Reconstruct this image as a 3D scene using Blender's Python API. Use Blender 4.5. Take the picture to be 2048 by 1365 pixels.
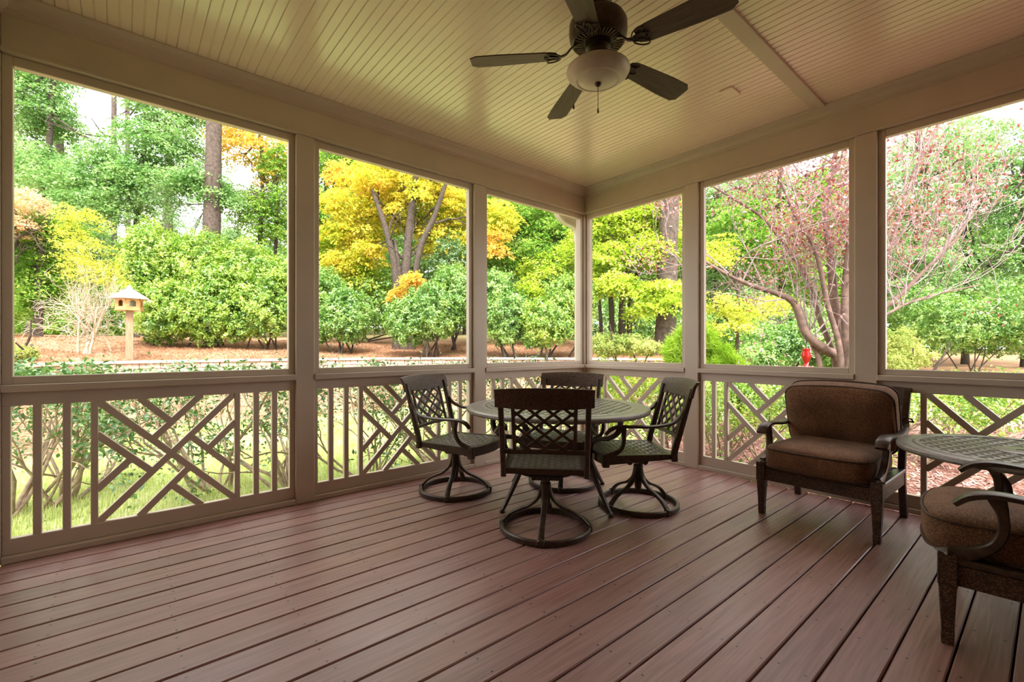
import bpy, math, random
import numpy as np

# ------------------------------------------------------------------ clear
for o in list(bpy.data.objects):
    bpy.data.objects.remove(o, do_unlink=True)
scene = bpy.context.scene
COL = scene.collection

# ------------------------------------------------------------------ camera
HEAD = math.radians(49.8)               # heading measured from +X (the left wall runs along X)
SN, CS = math.sin(HEAD), math.cos(HEAD)
EYE = 1.14
FPX = 920.0
HORIZON = 695.0
cam_d = bpy.data.cameras.new('camera')
cam_d.sensor_width = 36.0
cam_d.lens = FPX / 2048 * 36.0
cam_d.shift_y = (HORIZON - 682.5) / 2048
cam_d.clip_end = 500
cam_d.clip_start = 0.05
cam = bpy.data.objects.new('camera', cam_d)
COL.objects.link(cam)
cam.location = (0, 0, EYE)
cam.rotation_euler = (math.pi / 2, 0, HEAD - math.pi / 2)
scene.camera = cam

# ------------------------------------------------------------------ sky, sun, exposure
world = bpy.data.worlds.new('overcast_sky')
scene.world = world
world.use_nodes = True
wn = world.node_tree.nodes
wl = world.node_tree.links
wn.clear()
w_out = wn.new('ShaderNodeOutputWorld')
w_bg = wn.new('ShaderNodeBackground')
w_bg.inputs['Color'].default_value = (1.0, 0.985, 0.965, 1)
w_bg.inputs['Strength'].default_value = 1.7
wl.new(w_bg.outputs[0], w_out.inputs[0])

sun_d = bpy.data.lights.new('sun', 'SUN')
sun_d.energy = 5.6
sun_d.color = (1.0, 0.95, 0.86)
sun_d.angle = math.radians(30)
sun = bpy.data.objects.new('sun', sun_d)
COL.objects.link(sun)
sun.location = (-6, -4, 20)
sun.rotation_euler = (math.radians(34), math.radians(-20), 0)   # high hazy sun, from behind the house

scene.view_settings.view_transform = 'Standard'
scene.view_settings.look = 'None'
scene.view_settings.exposure = 1.2
scene.view_settings.gamma = 1.0
scene.view_settings.use_curve_mapping = False
try:
    cy = scene.cycles
    cy.max_bounces = 7
    cy.diffuse_bounces = 5
    cy.glossy_bounces = 3
    cy.transmission_bounces = 4
    cy.transparent_max_bounces = 6
    cy.caustics_reflective = False
    cy.caustics_refractive = False
    cy.use_denoising = True
    cy.sample_clamp_indirect = 8.0
except Exception:
    pass


# ------------------------------------------------------------------ frame helpers
def W(r, f, z=0.0):
    """point right / forward of the viewpoint, in metres, to world"""
    return np.array([SN * r + CS * f, -CS * r + SN * f, z])


def U(px, py, f):
    """photo pixel at depth f, in metres, to world"""
    r = (px - 1024) / FPX * f
    return W(r, f, EYE + (HORIZON - py) / FPX * f)


# ------------------------------------------------------------------ mesh builder
class MB:
    def __init__(s):
        s.v = []
        s.f = []

    def add(s, v, f):
        n = len(s.v)
        s.v.extend([tuple(map(float, p)) for p in v])
        s.f.extend([tuple(i + n for i in q) for q in f])
        return s

    def box(s, a, b, ch=0.0):
        x0, y0, z0 = [min(a[i], b[i]) for i in range(3)]
        x1, y1, z1 = [max(a[i], b[i]) for i in range(3)]
        if ch <= 0:
            v = [(x0, y0, z0), (x1, y0, z0), (x1, y1, z0), (x0, y1, z0), (x0, y0, z1), (x1, y0, z1), (x1, y1, z1), (x0, y1, z1)]
            f = [(3, 2, 1, 0), (4, 5, 6, 7), (0, 1, 5, 4), (1, 2, 6, 5), (2, 3, 7, 6), (3, 0, 4, 7)]
            return s.add(v, f)
        c = min(ch, (x1 - x0) * .45, (y1 - y0) * .45, (z1 - z0) * .45)
        v = []
        idx = {}
        for i, X in enumerate((x0, x1)):
            for j, Y in enumerate((y0, y1)):
                for k, Z in enumerate((z0, z1)):
                    sx, sy, sz = (1 if i == 0 else -1), (1 if j == 0 else -1), (1 if k == 0 else -1)
                    idx[i, j, k, 'x'] = len(v); v.append((X, Y + sy * c, Z + sz * c))
                    idx[i, j, k, 'y'] = len(v); v.append((X + sx * c, Y, Z + sz * c))
                    idx[i, j, k, 'z'] = len(v); v.append((X + sx * c, Y + sy * c, Z))
        I = idx
        f = []
        f.append((I[0, 0, 0, 'x'], I[0, 0, 1, 'x'], I[0, 1, 1, 'x'], I[0, 1, 0, 'x']))
        f.append((I[1, 0, 0, 'x'], I[1, 1, 0, 'x'], I[1, 1, 1, 'x'], I[1, 0, 1, 'x']))
        f.append((I[0, 0, 0, 'y'], I[1, 0, 0, 'y'], I[1, 0, 1, 'y'], I[0, 0, 1, 'y']))
        f.append((I[0, 1, 0, 'y'], I[0, 1, 1, 'y'], I[1, 1, 1, 'y'], I[1, 1, 0, 'y']))
        f.append((I[0, 0, 0, 'z'], I[0, 1, 0, 'z'], I[1, 1, 0, 'z'], I[1, 0, 0, 'z']))
        f.append((I[0, 0, 1, 'z'], I[1, 0, 1, 'z'], I[1, 1, 1, 'z'], I[0, 1, 1, 'z']))
        for i in (0, 1):
            for j in (0, 1):
                q = (I[i, j, 0, 'x'], I[i, j, 0, 'y'], I[i, j, 1, 'y'], I[i, j, 1, 'x'])
                f.append(q if (i + j) % 2 == 0 else q[::-1])
        for i in (0, 1):
            for k in (0, 1):
                q = (I[i, 0, k, 'x'], I[i, 1, k, 'x'], I[i, 1, k, 'z'], I[i, 0, k, 'z'])
                f.append(q if (i + k) % 2 == 0 else q[::-1])
        for j in (0, 1):
            for k in (0, 1):
                q = (I[0, j, k, 'y'], I[0, j, k, 'z'], I[1, j, k, 'z'], I[1, j, k, 'y'])
                f.append(q if (j + k) % 2 == 0 else q[::-1])
        for i in (0, 1):
            for j in (0, 1):
                for k in (0, 1):
                    q = (I[i, j, k, 'x'], I[i, j, k, 'z'], I[i, j, k, 'y'])
                    f.append(q if (i + j + k) % 2 == 0 else q[::-1])
        return s.add(v, f)

    def sweep(s, pts, w, h, side=(1, 0, 0), sub=4, rnd=0.3, smooth=True):
        """rectangular (rounded) section swept along a curve; w along side, h across"""
        P = np.array(pts, float)
        m = len(P)
        wv = np.full(m, w, float) if np.isscalar(w) else np.array(w, float)
        hv = np.full(m, h, float) if np.isscalar(h) else np.array(h, float)
        if smooth and m > 2:
            Q = np.vstack([2 * P[0] - P[1], P, 2 * P[-1] - P[-2]])
            out = []; ow = []; oh = []
            for i in range(m - 1):
                p0, p1, p2, p3 = Q[i], Q[i + 1], Q[i + 2], Q[i + 3]
                for t in np.linspace(0, 1, sub, endpoint=False):
                    out.append(.5 * ((2 * p1) + (-p0 + p2) * t + (2 * p0 - 5 * p1 + 4 * p2 - p3) * t * t + (-p0 + 3 * p1 - 3 * p2 + p3) * t ** 3))
                    ow.append(wv[i] * (1 - t) + wv[i + 1] * t)
                    oh.append(hv[i] * (1 - t) + hv[i + 1] * t)
            out.append(P[-1]); ow.append(wv[-1]); oh.append(hv[-1])
            P = np.array(out); wv = np.array(ow); hv = np.array(oh)
        n = len(P)
        T = np.gradient(P, axis=0)
        T /= np.linalg.norm(T, axis=1)[:, None] + 1e-9
        sd = np.array(side, float)
        if sd.ndim == 1:
            sd = np.tile(sd, (n, 1))
        S = sd - (sd * T).sum(1)[:, None] * T
        S /= np.linalg.norm(S, axis=1)[:, None] + 1e-9
        N = np.cross(T, S)
        a = 1 - rnd
        sec = [(-1, -a), (-a, -1), (a, -1), (1, -a), (1, a), (a, 1), (-a, 1), (-1, a)]
        V = []
        for i in range(n):
            for (u, q) in sec:
                V.append(P[i] + S[i] * u * wv[i] / 2 + N[i] * q * hv[i] / 2)
        F = []
        k = len(sec)
        for i in range(n - 1):
            for j in range(k):
                F.append((i * k + j, i * k + (j + 1) % k, (i + 1) * k + (j + 1) % k, (i + 1) * k + j))
        F.append(tuple(range(k))[::-1])
        F.append(tuple((n - 1) * k + j for j in range(k)))
        return s.add(V, F)

    def tube(s, pts, rad, sides=6, cap=True):
        P = np.array(pts, float)
        n = len(P)
        R = np.full(n, rad, float) if np.isscalar(rad) else np.array(rad, float)
        T = np.gradient(P, axis=0)
        T /= np.linalg.norm(T, axis=1)[:, None] + 1e-9
        ref = np.array([0.31, 0.17, 0.93]) if abs(T[0][2]) < .9 else np.array([0.93, 0.2, 0.1])
        S = np.cross(ref, T)
        S /= np.linalg.norm(S, axis=1)[:, None] + 1e-9
        N = np.cross(T, S)
        ang = np.arange(sides) / sides * 2 * math.pi
        V = (P[:, None, :] + R[:, None, None] * (np.cos(ang)[None, :, None] * S[:, None, :] + np.sin(ang)[None, :, None] * N[:, None, :])).reshape(-1, 3)
        F = []
        for i in range(n - 1):
            for j in range(sides):
                F.append((i * sides + j, i * sides + (j + 1) % sides, (i + 1) * sides + (j + 1) % sides, (i + 1) * sides + j))
        if cap:
            F.append(tuple(range(sides))[::-1])
            F.append(tuple((n - 1) * sides + j for j in range(sides)))
        return s.add(V, F)

    def lathe(s, prof, n=32, c=(0, 0, 0), ang=2 * math.pi):
        V = []; F = []
        m = len(prof)
        for i in range(n):
            a = i / n * ang
            for (r, z) in prof:
                V.append((c[0] + r * math.cos(a), c[1] + r * math.sin(a), c[2] + z))
        for i in range(n):
            i2 = (i + 1) % n
            for j in range(m - 1):
                if prof[j][0] < 1e-6 and prof[j + 1][0] < 1e-6:
                    continue
                F.append((i * m + j, i2 * m + j, i2 * m + j + 1, i * m + j + 1))
        if prof[0][0] > 1e-6 and prof[0] != prof[-1]:
            F.append(tuple(i * m for i in range(n))[::-1])
        if prof[-1][0] > 1e-6 and prof[0] != prof[-1]:
            F.append(tuple(i * m + m - 1 for i in range(n)))
        return s.add(V, F)

    def prism(s, poly, z0, z1):
        n = len(poly)
        V = [(x, y, z0) for x, y in poly] + [(x, y, z1) for x, y in poly]
        F = [tuple(range(n))[::-1], tuple(range(n, 2 * n))]
        for i in range(n):
            j = (i + 1) % n
            F.append((i, j, n + j, n + i))
        return s.add(V, F)

    def bar(s, a, b, w, h, side):
        return s.sweep([a, b], w, h, side, smooth=False, rnd=.12)

    def extrude(s, prof, a, b, xd, yd):
        """closed profile (u,v) carried from point a to point b; u along xd, v along yd"""
        a = np.array(a, float); b = np.array(b, float); xd = np.array(xd, float); yd = np.array(yd, float)
        n = len(prof)
        V = [a + xd * u + yd * v for u, v in prof] + [b + xd * u + yd * v for u, v in prof]
        F = [tuple(range(n))[::-1], tuple(range(n, 2 * n))]
        for i in range(n):
            j = (i + 1) % n
            F.append((i, j, n + j, n + i))
        return s.add(V, F)

    def mesh(s, name, mat, smooth=False, angle=40):
        me = bpy.data.meshes.new(name)
        me.from_pydata(s.v, [], s.f)
        me.validate()
        import bmesh
        bm = bmesh.new(); bm.from_mesh(me)
        bmesh.ops.recalc_face_normals(bm, faces=bm.faces)
        bm.to_mesh(me); bm.free()
        if smooth:
            me.polygons.foreach_set('use_smooth', [True] * len(me.polygons))
            me.set_sharp_from_angle(angle=math.radians(angle))
        if mat is not None:
            me.materials.append(mat)
        me.update()
        return me

    def build(s, name, mat, parent=None, smooth=False, angle=40, loc=None):
        return put(name, s.mesh(name, mat, smooth, angle), parent, loc)


def put(name, data, parent=None, loc=None, rotz=0.0):
    o = bpy.data.objects.new(name, data)
    COL.objects.link(o)
    if loc is not None:
        o.location = loc
    if rotz:
        o.rotation_euler = (0, 0, rotz)
    if parent is not None:
        o.parent = parent
    return o


def np_mesh(name, V, F, mat):
    me = bpy.data.meshes.new(name)
    k = F.shape[1]
    me.vertices.add(len(V))
    me.vertices.foreach_set('co', np.ascontiguousarray(V, dtype=np.float32).ravel())
    me.loops.add(F.size)
    me.loops.foreach_set('vertex_index', np.ascontiguousarray(F, dtype=np.int32).ravel())
    me.polygons.add(len(F))
    me.polygons.foreach_set('loop_start', np.arange(0, F.size, k, dtype=np.int32))
    me.polygons.foreach_set('loop_total', np.full(len(F), k, dtype=np.int32))
    me.update(calc_edges=True)
    if mat is not None:
        me.materials.append(mat)
    return me


def tag(o, label, cat, group=None, kind=None):
    o['label'] = label
    o['category'] = cat
    if group:
        o['group'] = group
    if kind:
        o['kind'] = kind
    return o


def thing(name, label, cat, loc=(0, 0, 0), rotz=0.0, group=None, kind=None):
    o = bpy.data.objects.new(name, None)
    o.empty_display_size = 0.1
    COL.objects.link(o)
    o.location = tuple(loc)
    o.rotation_euler = (0, 0, rotz)
    return tag(o, label, cat, group, kind)


def copy_tree(root, loc, rotz, label):
    r = root.copy(); COL.objects.link(r)
    r.location = tuple(loc); r.rotation_euler = (0, 0, rotz); r['label'] = label
    for ch in list(root.children):
        c = ch.copy(); COL.objects.link(c); c.parent = r
        for g in ch.children:
            d = g.copy(); COL.objects.link(d); d.parent = c
    return r


# ------------------------------------------------------------------ materials
def new_mat(name):
    m = bpy.data.materials.new(name)
    m.use_nodes = True
    nt = m.node_tree
    return m, nt, nt.nodes['Principled BSDF'], nt.nodes['Material Output']


def ramp(nt, fac, cols):
    n = nt.nodes.new('ShaderNodeValToRGB')
    el = n.color_ramp.elements
    while len(el) < len(cols):
        el.new(0.5)
    for e, (p, c) in zip(el, cols):
        e.position = p
        e.color = (*c, 1)
    nt.links.new(fac, n.inputs[0])
    return n.outputs[0]


def noise(nt, scale, detail=3, coord='Object', stretch=None, rough=.55):
    tc = nt.nodes.new('ShaderNodeTexCoord')
    out = tc.outputs[coord]
    if stretch:
        mp = nt.nodes.new('ShaderNodeMapping')
        mp.inputs['Scale'].default_value = stretch
        nt.links.new(out, mp.inputs[0])
        out = mp.outputs[0]
    n = nt.nodes.new('ShaderNodeTexNoise')
    n.inputs['Scale'].default_value = scale
    n.inputs['Detail'].default_value = detail
    n.inputs['Roughness'].default_value = rough
    nt.links.new(out, n.inputs['Vector'])
    return n.outputs[0]


def bump(nt, bsdf, height, strength, dist=.01):
    b = nt.nodes.new('ShaderNodeBump')
    b.inputs['Strength'].default_value = strength
    b.inputs['Distance'].default_value = dist
    nt.links.new(height, b.inputs['Height'])
    nt.links.new(b.outputs[0], bsdf.inputs['Normal'])


def mixc(nt, fac, a, b, mode='MIX'):
    n = nt.nodes.new('ShaderNodeMix')
    n.data_type = 'RGBA'
    n.blend_type = mode
    for sock, val in ((n.inputs[0], fac), (n.inputs[6], a), (n.inputs[7], b)):
        if isinstance(val, (int, float)):
            sock.default_value = val
        elif isinstance(val, tuple):
            sock.default_value = (*val, 1)
        else:
            nt.links.new(val, sock)
    return n.outputs[2]


def simple(name, col, rough=.5, metal=0.0, spec=.5, var=.0, scale=8.0, bmp=0.0, bscale=60.0):
    m, nt, b, _ = new_mat(name)
    b.inputs['Roughness'].default_value = rough
    b.inputs['Metallic'].default_value = metal
    b.inputs['Specular IOR Level'].default_value = spec
    if var > 0:
        c0 = tuple(max(0, x * (1 - var)) for x in col)
        c1 = tuple(min(1, x * (1 + var)) for x in col)
        nt.links.new(ramp(nt, noise(nt, scale), [(.3, c0), (.7, c1)]), b.inputs['Base Color'])
    else:
        b.inputs['Base Color'].default_value = (*col, 1)
    if bmp > 0:
        bump(nt, b, noise(nt, bscale, 4), bmp, .003)
    return m


TRIM = simple('beige_trim_paint', (.61, .517, .425), .38, var=.05, scale=3, bmp=.12, bscale=25)
CEIL = simple('beadboard_paint', (.90, .725, .615), .27, var=.03, scale=2, bmp=.04, bscale=20)
CEIL.node_tree.nodes['Principled BSDF'].inputs['Coat Weight'].default_value = 1.0
CEIL.node_tree.nodes['Principled BSDF'].inputs['Coat Roughness'].default_value = .24
SIDING = simple('house_siding_paint', (.42, .35, .29), .6, var=.04)
DOWNSP = simple('cream_metal', (.72, .66, .54), .35, var=.03)
DARKGAP = simple('dark_underdeck', (.03, .022, .018), .9)


def deck_material():
    m, nt, b, _ = new_mat('stained_deck_wood')
    tc = nt.nodes.new('ShaderNodeTexCoord')
    oi = nt.nodes.new('ShaderNodeObjectInfo')
    add = nt.nodes.new('ShaderNodeVectorMath'); add.operation = 'ADD'
    mul = nt.nodes.new('ShaderNodeVectorMath'); mul.operation = 'SCALE'
    comb = nt.nodes.new('ShaderNodeCombineXYZ')
    for i in range(3):
        nt.links.new(oi.outputs['Random'], comb.inputs[i])
    nt.links.new(comb.outputs[0], mul.inputs[0]); mul.inputs['Scale'].default_value = 37.0
    nt.links.new(tc.outputs['Object'], add.inputs[0]); nt.links.new(mul.outputs[0], add.inputs[1])

    def nz(scale, st, det=5, dist=0.0):
        mp = nt.nodes.new('ShaderNodeMapping'); mp.inputs['Scale'].default_value = st
        nt.links.new(add.outputs[0], mp.inputs[0])
        n = nt.nodes.new('ShaderNodeTexNoise')
        n.inputs['Scale'].default_value = scale; n.inputs['Detail'].default_value = det
        n.inputs['Distortion'].default_value = dist
        nt.links.new(mp.outputs[0], n.inputs['Vector'])
        return n.outputs[0]
    grain = nz(9, (.35, 9, 9), 6, .6)
    patch = nz(1.6, (1, 3, 1), 3)
    col = ramp(nt, grain, [(.3, (.225, .105, .090)), (.55, (.355, .182, .160)), (.75, (.43, .235, .205))])
    worn = ramp(nt, patch, [(.4, (0, 0, 0)), (.75, (.55, .55, .55))])
    col = mixc(nt, worn, col, (.41, .245, .205))
    val = nt.nodes.new('ShaderNodeHueSaturation')
    mr = nt.nodes.new('ShaderNodeMapRange')
    nt.links.new(oi.outputs['Random'], mr.inputs[0]); mr.inputs[3].default_value = .86; mr.inputs[4].default_value = 1.12
    nt.links.new(mr.outputs[0], val.inputs['Value']); nt.links.new(col, val.inputs['Color'])
    col = val.outputs[0]
    # nail heads: two per joist line
    sep = nt.nodes.new('ShaderNodeSeparateXYZ'); nt.links.new(tc.outputs['Object'], sep.inputs[0])

    def mth(op, a, bv=None):
        n = nt.nodes.new('ShaderNodeMath'); n.operation = op
        for s_, v_ in ((n.inputs[0], a), (n.inputs[1], bv)):
            if v_ is None:
                continue
            if isinstance(v_, (int, float)):
                s_.default_value = v_
            else:
                nt.links.new(v_, s_)
        return n.outputs[0]
    shift = mth('MULTIPLY', oi.outputs['Random'], .035)
    xm = mth('SUBTRACT', mth('PINGPONG', mth('ADD', sep.outputs[0], shift), .203), .0)
    ym = mth('SUBTRACT', mth('ABSOLUTE', mth('ADD', sep.outputs[1], mth('MULTIPLY', shift, .3))), .043)
    d = mth('SQRT', mth('ADD', mth('MULTIPLY', xm, xm), mth('MULTIPLY', ym, ym)))
    dot = mth('LESS_THAN', d, .0048)
    col = mixc(nt, dot, col, (.03, .02, .018))
    nt.links.new(col, b.inputs['Base Color'])
    rr = ramp(nt, patch, [(.3, (.33, .33, .33)), (.7, (.46, .46, .46))])
    nt.links.new(rr, b.inputs['Roughness'])
    b.inputs['Specular IOR Level'].default_value = .7
    bump(nt, b, grain, .25, .003)
    return m


DECK = deck_material()


def bronze_material(name, c0, c1, rough=.42):
    m, nt, b, _ = new_mat(name)
    n = noise(nt, 45, 4)
    nt.links.new(ramp(nt, n, [(.35, c0), (.7, c1)]), b.inputs['Base Color'])
    b.inputs['Metallic'].default_value = .2
    b.inputs['Roughness'].default_value = rough
    bump(nt, b, noise(nt, 160, 2), .25, .002)
    return m


BRONZE = bronze_material('cast_bronze', (.050, .032, .022), (.095, .062, .043), .36)
TABLETOP = bronze_material('table_top_bronze_lit', (.19, .170, .148), (.30, .268, .232), .34)  # bronze lightened, so the outdoor reflection sits partly in the colour
WOVENSEAT = bronze_material('woven_seat_bronze_lit', (.19, .175, .148), (.30, .275, .232), .34)  # paler than the frame bronze: reflected light on the seat put into the colour


def woven_material(name, c0, c1, scale, rough=.85, sheen=0.0):
    m, nt, b, _ = new_mat(name)
    tc = nt.nodes.new('ShaderNodeTexCoord')
    mp = nt.nodes.new('ShaderNodeMapping'); mp.inputs['Scale'].default_value = (scale, scale, scale)
    mp.inputs['Rotation'].default_value = (0.3, 0.2, math.radians(38))
    nt.links.new(tc.outputs['Object'], mp.inputs[0])
    ck = nt.nodes.new('ShaderNodeTexVoronoi'); ck.feature = 'F1'
    ck.inputs['Scale'].default_value = 1.0; ck.inputs['Randomness'].default_value = .95
    nt.links.new(mp.outputs[0], ck.inputs['Vector'])
    nz = noise(nt, 6, 3)
    base = ramp(nt, ck.outputs['Distance'], [(.15, c1), (.6, c0)])
    soft = ramp(nt, nz, [(.35, (.72, .70, .68)), (.7, (1.15, 1.12, 1.08))])
    nt.links.new(mixc(nt, 1.0, base, soft, 'MULTIPLY'), b.inputs['Base Color'])
    b.inputs['Roughness'].default_value = rough
    b.inputs['Sheen Weight'].default_value = sheen
    b.inputs['Sheen Roughness'].default_value = .5
    bump(nt, b, ck.outputs['Distance'], .5, .002)
    return m


CUSHION = woven_material('brown_woven_fabric', (.15, .070, .033), (.33, .170, .085), 150, .9, .06)
PIPING = simple('brown_piping', (.085, .045, .026), .8, var=.15, scale=60)
WICKER = woven_material('cast_wicker_bronze', (.055, .031, .020), (.20, .112, .070), 120, .5)
FANMETAL = bronze_material('fan_oil_rubbed_bronze', (.045, .030, .020), (.085, .058, .038), .38)


def wood_material(name, cols, st=(1, 14, 14), scale=5.0, rough=.5):
    m, nt, b, _ = new_mat(name)
    n = noise(nt, scale, 5, 'Object', st)
    nt.links.new(ramp(nt, n, cols), b.inputs['Base Color'])
    b.inputs['Roughness'].default_value = rough
    bump(nt, b, n, .3, .002)
    return m


BLADE = wood_material('fan_blade_walnut', [(.3, (.055, .035, .022)), (.5, (.095, .065, .042)), (.7, (.125, .088, .060))])


def glass_bowl():
    m, nt, b, _ = new_mat('frosted_glass')
    n = noise(nt, 14, 4)
    nt.links.new(ramp(nt, n, [(.3, (.62, .56, .47)), (.7, (.78, .72, .62))]), b.inputs['Base Color'])
    b.inputs['Roughness'].default_value = .35
    b.inputs['Subsurface Weight'].default_value = .25
    b.inputs['Subsurface Radius'].default_value = (.02, .02, .015)
    return m


BOWL = glass_bowl()


def screen_material():
    m, nt, b, out = new_mat('insect_screen')
    nt.nodes.remove(b)
    tr = nt.nodes.new('ShaderNodeBsdfTransparent')
    df = nt.nodes.new('ShaderNodeBsdfDiffuse'); df.inputs['Color'].default_value = (.16, .165, .16, 1)
    mx = nt.nodes.new('ShaderNodeMixShader'); mx.inputs[0].default_value = .06
    nt.links.new(tr.outputs[0], mx.inputs[1]); nt.links.new(df.outputs[0], mx.inputs[2])
    nt.links.new(mx.outputs[0], out.inputs['Surface'])
    return m


SCREEN = screen_material()


def leaf_material(name, cols, trans=.42, gloss=0.0, patch=1.2, trans_boost=1.25):
    """cols: colour stops picked per leaf; broad drift by position"""
    m, nt, b, out = new_mat(name)
    nt.nodes.remove(b)
    geo = nt.nodes.new('ShaderNodeNewGeometry')
    nz = noise(nt, patch, 2)
    mth = nt.nodes.new('ShaderNodeMath'); mth.operation = 'MULTIPLY_ADD'
    nt.links.new(geo.outputs['Random Per Island'], mth.inputs[0]); mth.inputs[1].default_value = .55
    sub = nt.nodes.new('ShaderNodeMath'); sub.operation = 'MULTIPLY_ADD'
    nt.links.new(nz, sub.inputs[0]); sub.inputs[1].default_value = 1.3; sub.inputs[2].default_value = -.42
    nt.links.new(sub.outputs[0], mth.inputs[2])
    col = ramp(nt, mth.outputs[0], cols)
    df = nt.nodes.new('ShaderNodeBsdfDiffuse'); nt.links.new(col, df.inputs[0])
    tl = nt.nodes.new('ShaderNodeBsdfTranslucent')
    tcol = mixc(nt, 1.0, col, (trans_boost, trans_boost, trans_boost * .8), 'MULTIPLY')
    nt.links.new(tcol, tl.inputs[0])
    mx = nt.nodes.new('ShaderNodeMixShader'); mx.inputs[0].default_value = trans
    nt.links.new(df.outputs[0], mx.inputs[1]); nt.links.new(tl.outputs[0], mx.inputs[2])
    last = mx.outputs[0]
    if gloss > 0:
        gl = nt.nodes.new('ShaderNodeBsdfGlossy'); gl.inputs['Roughness'].default_value = .38
        gl.inputs[0].default_value = (.9, 1, .9, 1)
        m2 = nt.nodes.new('ShaderNodeMixShader'); m2.inputs[0].default_value = gloss
        nt.links.new(last, m2.inputs[1]); nt.links.new(gl.outputs[0], m2.inputs[2])
        last = m2.outputs[0]
    nt.links.new(last, out.inputs['Surface'])
    return m


L_COOL = leaf_material('leaf_cool_green', [(.1, (.06, .17, .04)), (.35, (.16, .34, .09)), (.65, (.31, .50, .19)), (.95, (.52, .66, .34))], gloss=.04)
L_GREEN = leaf_material('leaf_mid_green', [(.1, (.06, .17, .02)), (.4, (.16, .33, .045)), (.7, (.31, .48, .09)), (.95, (.54, .63, .20))])
L_LIME = leaf_material('leaf_lime', [(.1, (.20, .35, .03)), (.4, (.38, .52, .05)), (.7, (.56, .65, .10)), (.95, (.74, .76, .27))])
L_YELLOW = leaf_material('leaf_yellow', [(.05, (.22, .34, .04)), (.22, (.46, .52, .06)), (.5, (.70, .64, .09)), (.8, (.78, .58, .11)), (.98, (.76, .40, .14))])
L_ORANGE = leaf_material('leaf_orange', [(.1, (.50, .48, .07)), (.4, (.72, .56, .10)), (.7, (.76, .46, .12)), (.95, (.70, .33, .15))])
L_HOLLY = leaf_material('leaf_holly', [(.05, (.045, .15, .015)), (.3, (.16, .34, .04)), (.6, (.34, .51, .07)), (.9, (.58, .68, .14))], trans=.3, gloss=.07, patch=1.6)
L_HOLLYD = leaf_material('leaf_holly_deep', [(.05, (.035, .12, .018)), (.3, (.11, .27, .04)), (.6, (.25, .44, .085)), (.9, (.47, .62, .18))], trans=.3, gloss=.08, patch=1.6)
L_SHRUBY = leaf_material('leaf_bright_yellow', [(.1, (.32, .42, .05)), (.45, (.54, .57, .09)), (.75, (.70, .67, .15)), (.95, (.80, .75, .33))])
L_PLUM = leaf_material('leaf_plum', [(.05, (.16, .03, .03)), (.25, (.30, .06, .06)), (.5, (.42, .18, .20)), (.75, (.56, .38, .43)), (.90, (.58, .15, .06)), (1.0, (.66, .22, .05))], trans=.35, gloss=.06, patch=3)
L_CAMEL = leaf_material('leaf_camellia', [(.1, (.025, .085, .02)), (.4, (.055, .15, .03)), (.7, (.11, .24, .05)), (.95, (.27, .38, .10))], trans=.3, gloss=.10, patch=4)
L_PINE = leaf_material('pine_needles', [(.1, (.10, .24, .09)), (.5, (.22, .40, .15)), (.9, (.38, .54, .22))], trans=.25)
L_BRIGHTPINE = leaf_material('bright_needles', [(.1, (.30, .52, .04)), (.5, (.48, .70, .07)), (.9, (.66, .82, .18))], trans=.35)
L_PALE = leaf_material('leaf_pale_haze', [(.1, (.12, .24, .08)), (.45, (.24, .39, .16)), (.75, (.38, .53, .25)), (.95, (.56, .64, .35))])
L_SALMON = leaf_material('leaf_salmon', [(.1, (.55, .46, .25)), (.5, (.74, .52, .34)), (.9, (.80, .62, .44))])
L_OLIVE = leaf_material('leaf_olive', [(.1, (.16, .25, .06)), (.4, (.33, .41, .11)), (.7, (.52, .55, .20)), (.95, (.66, .62, .32))])

BARK = simple('grey_brown_bark', (.068, .050, .040), .9, var=.45, scale=14, bmp=.8, bscale=30)
PINEBARK = simple('pine_bark', (.085, .062, .052), .95, var=.5, scale=9, bmp=1.0, bscale=16)
PALEBARK = simple('pale_twig', (.50, .42, .33), .9, var=.25, scale=20)
TWIGBARK = simple('shrub_stem_bark', (.34, .25, .18), .9, var=.35, scale=20, bmp=.4, bscale=60)
PLUMBARK = simple('plum_bark', (.20, .13, .11), .85, var=.4, scale=14, bmp=.6, bscale=40)
STONE = simple('retaining_block', (.46, .32, .27), .95, var=.35, scale=22, bmp=.6, bscale=30)
CAPST = simple('cap_stone', (.66, .56, .48), .9, var=.2, scale=16, bmp=.3, bscale=40)

# ================================================================== THE PORCH
YW = 3.549            # inner face of the left wall
XW = 4.110            # inner face of the right wall
XH = -0.49            # house wall at the left edge of the picture
YB = -1.90            # house wall behind the viewpoint
ZC = 2.97             # ceiling
POST = .130

# ---- floor: dark void board plus individual boards along X
mb = MB().box((XH - .1, YB - .1, -.32), (XW + .12, YW + .12, -.05))
floor = mb.build('floor', DARKGAP)
tag(floor, 'reddish brown stained wood plank deck floor of the screened porch', 'floor', kind='structure')
PITCH = .1442
bl0, bl1 = XH, XW
blen = bl1 - bl0
bmesh_ = MB().box((-blen / 2, -PITCH / 2 + .0035, -.035), (blen / 2, PITCH / 2 - .0035, 0), .004).mesh('deck_board', DECK)
nb = int((YW - YB) / PITCH) + 1
rngb = random.Random(5)
for i in range(nb):
    y = YW + .012 - PITCH * (i + .5)
    put('deck_board', bmesh_, floor, ((bl0 + bl1) / 2, y, rngb.uniform(-.0008, .0008)))

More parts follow.
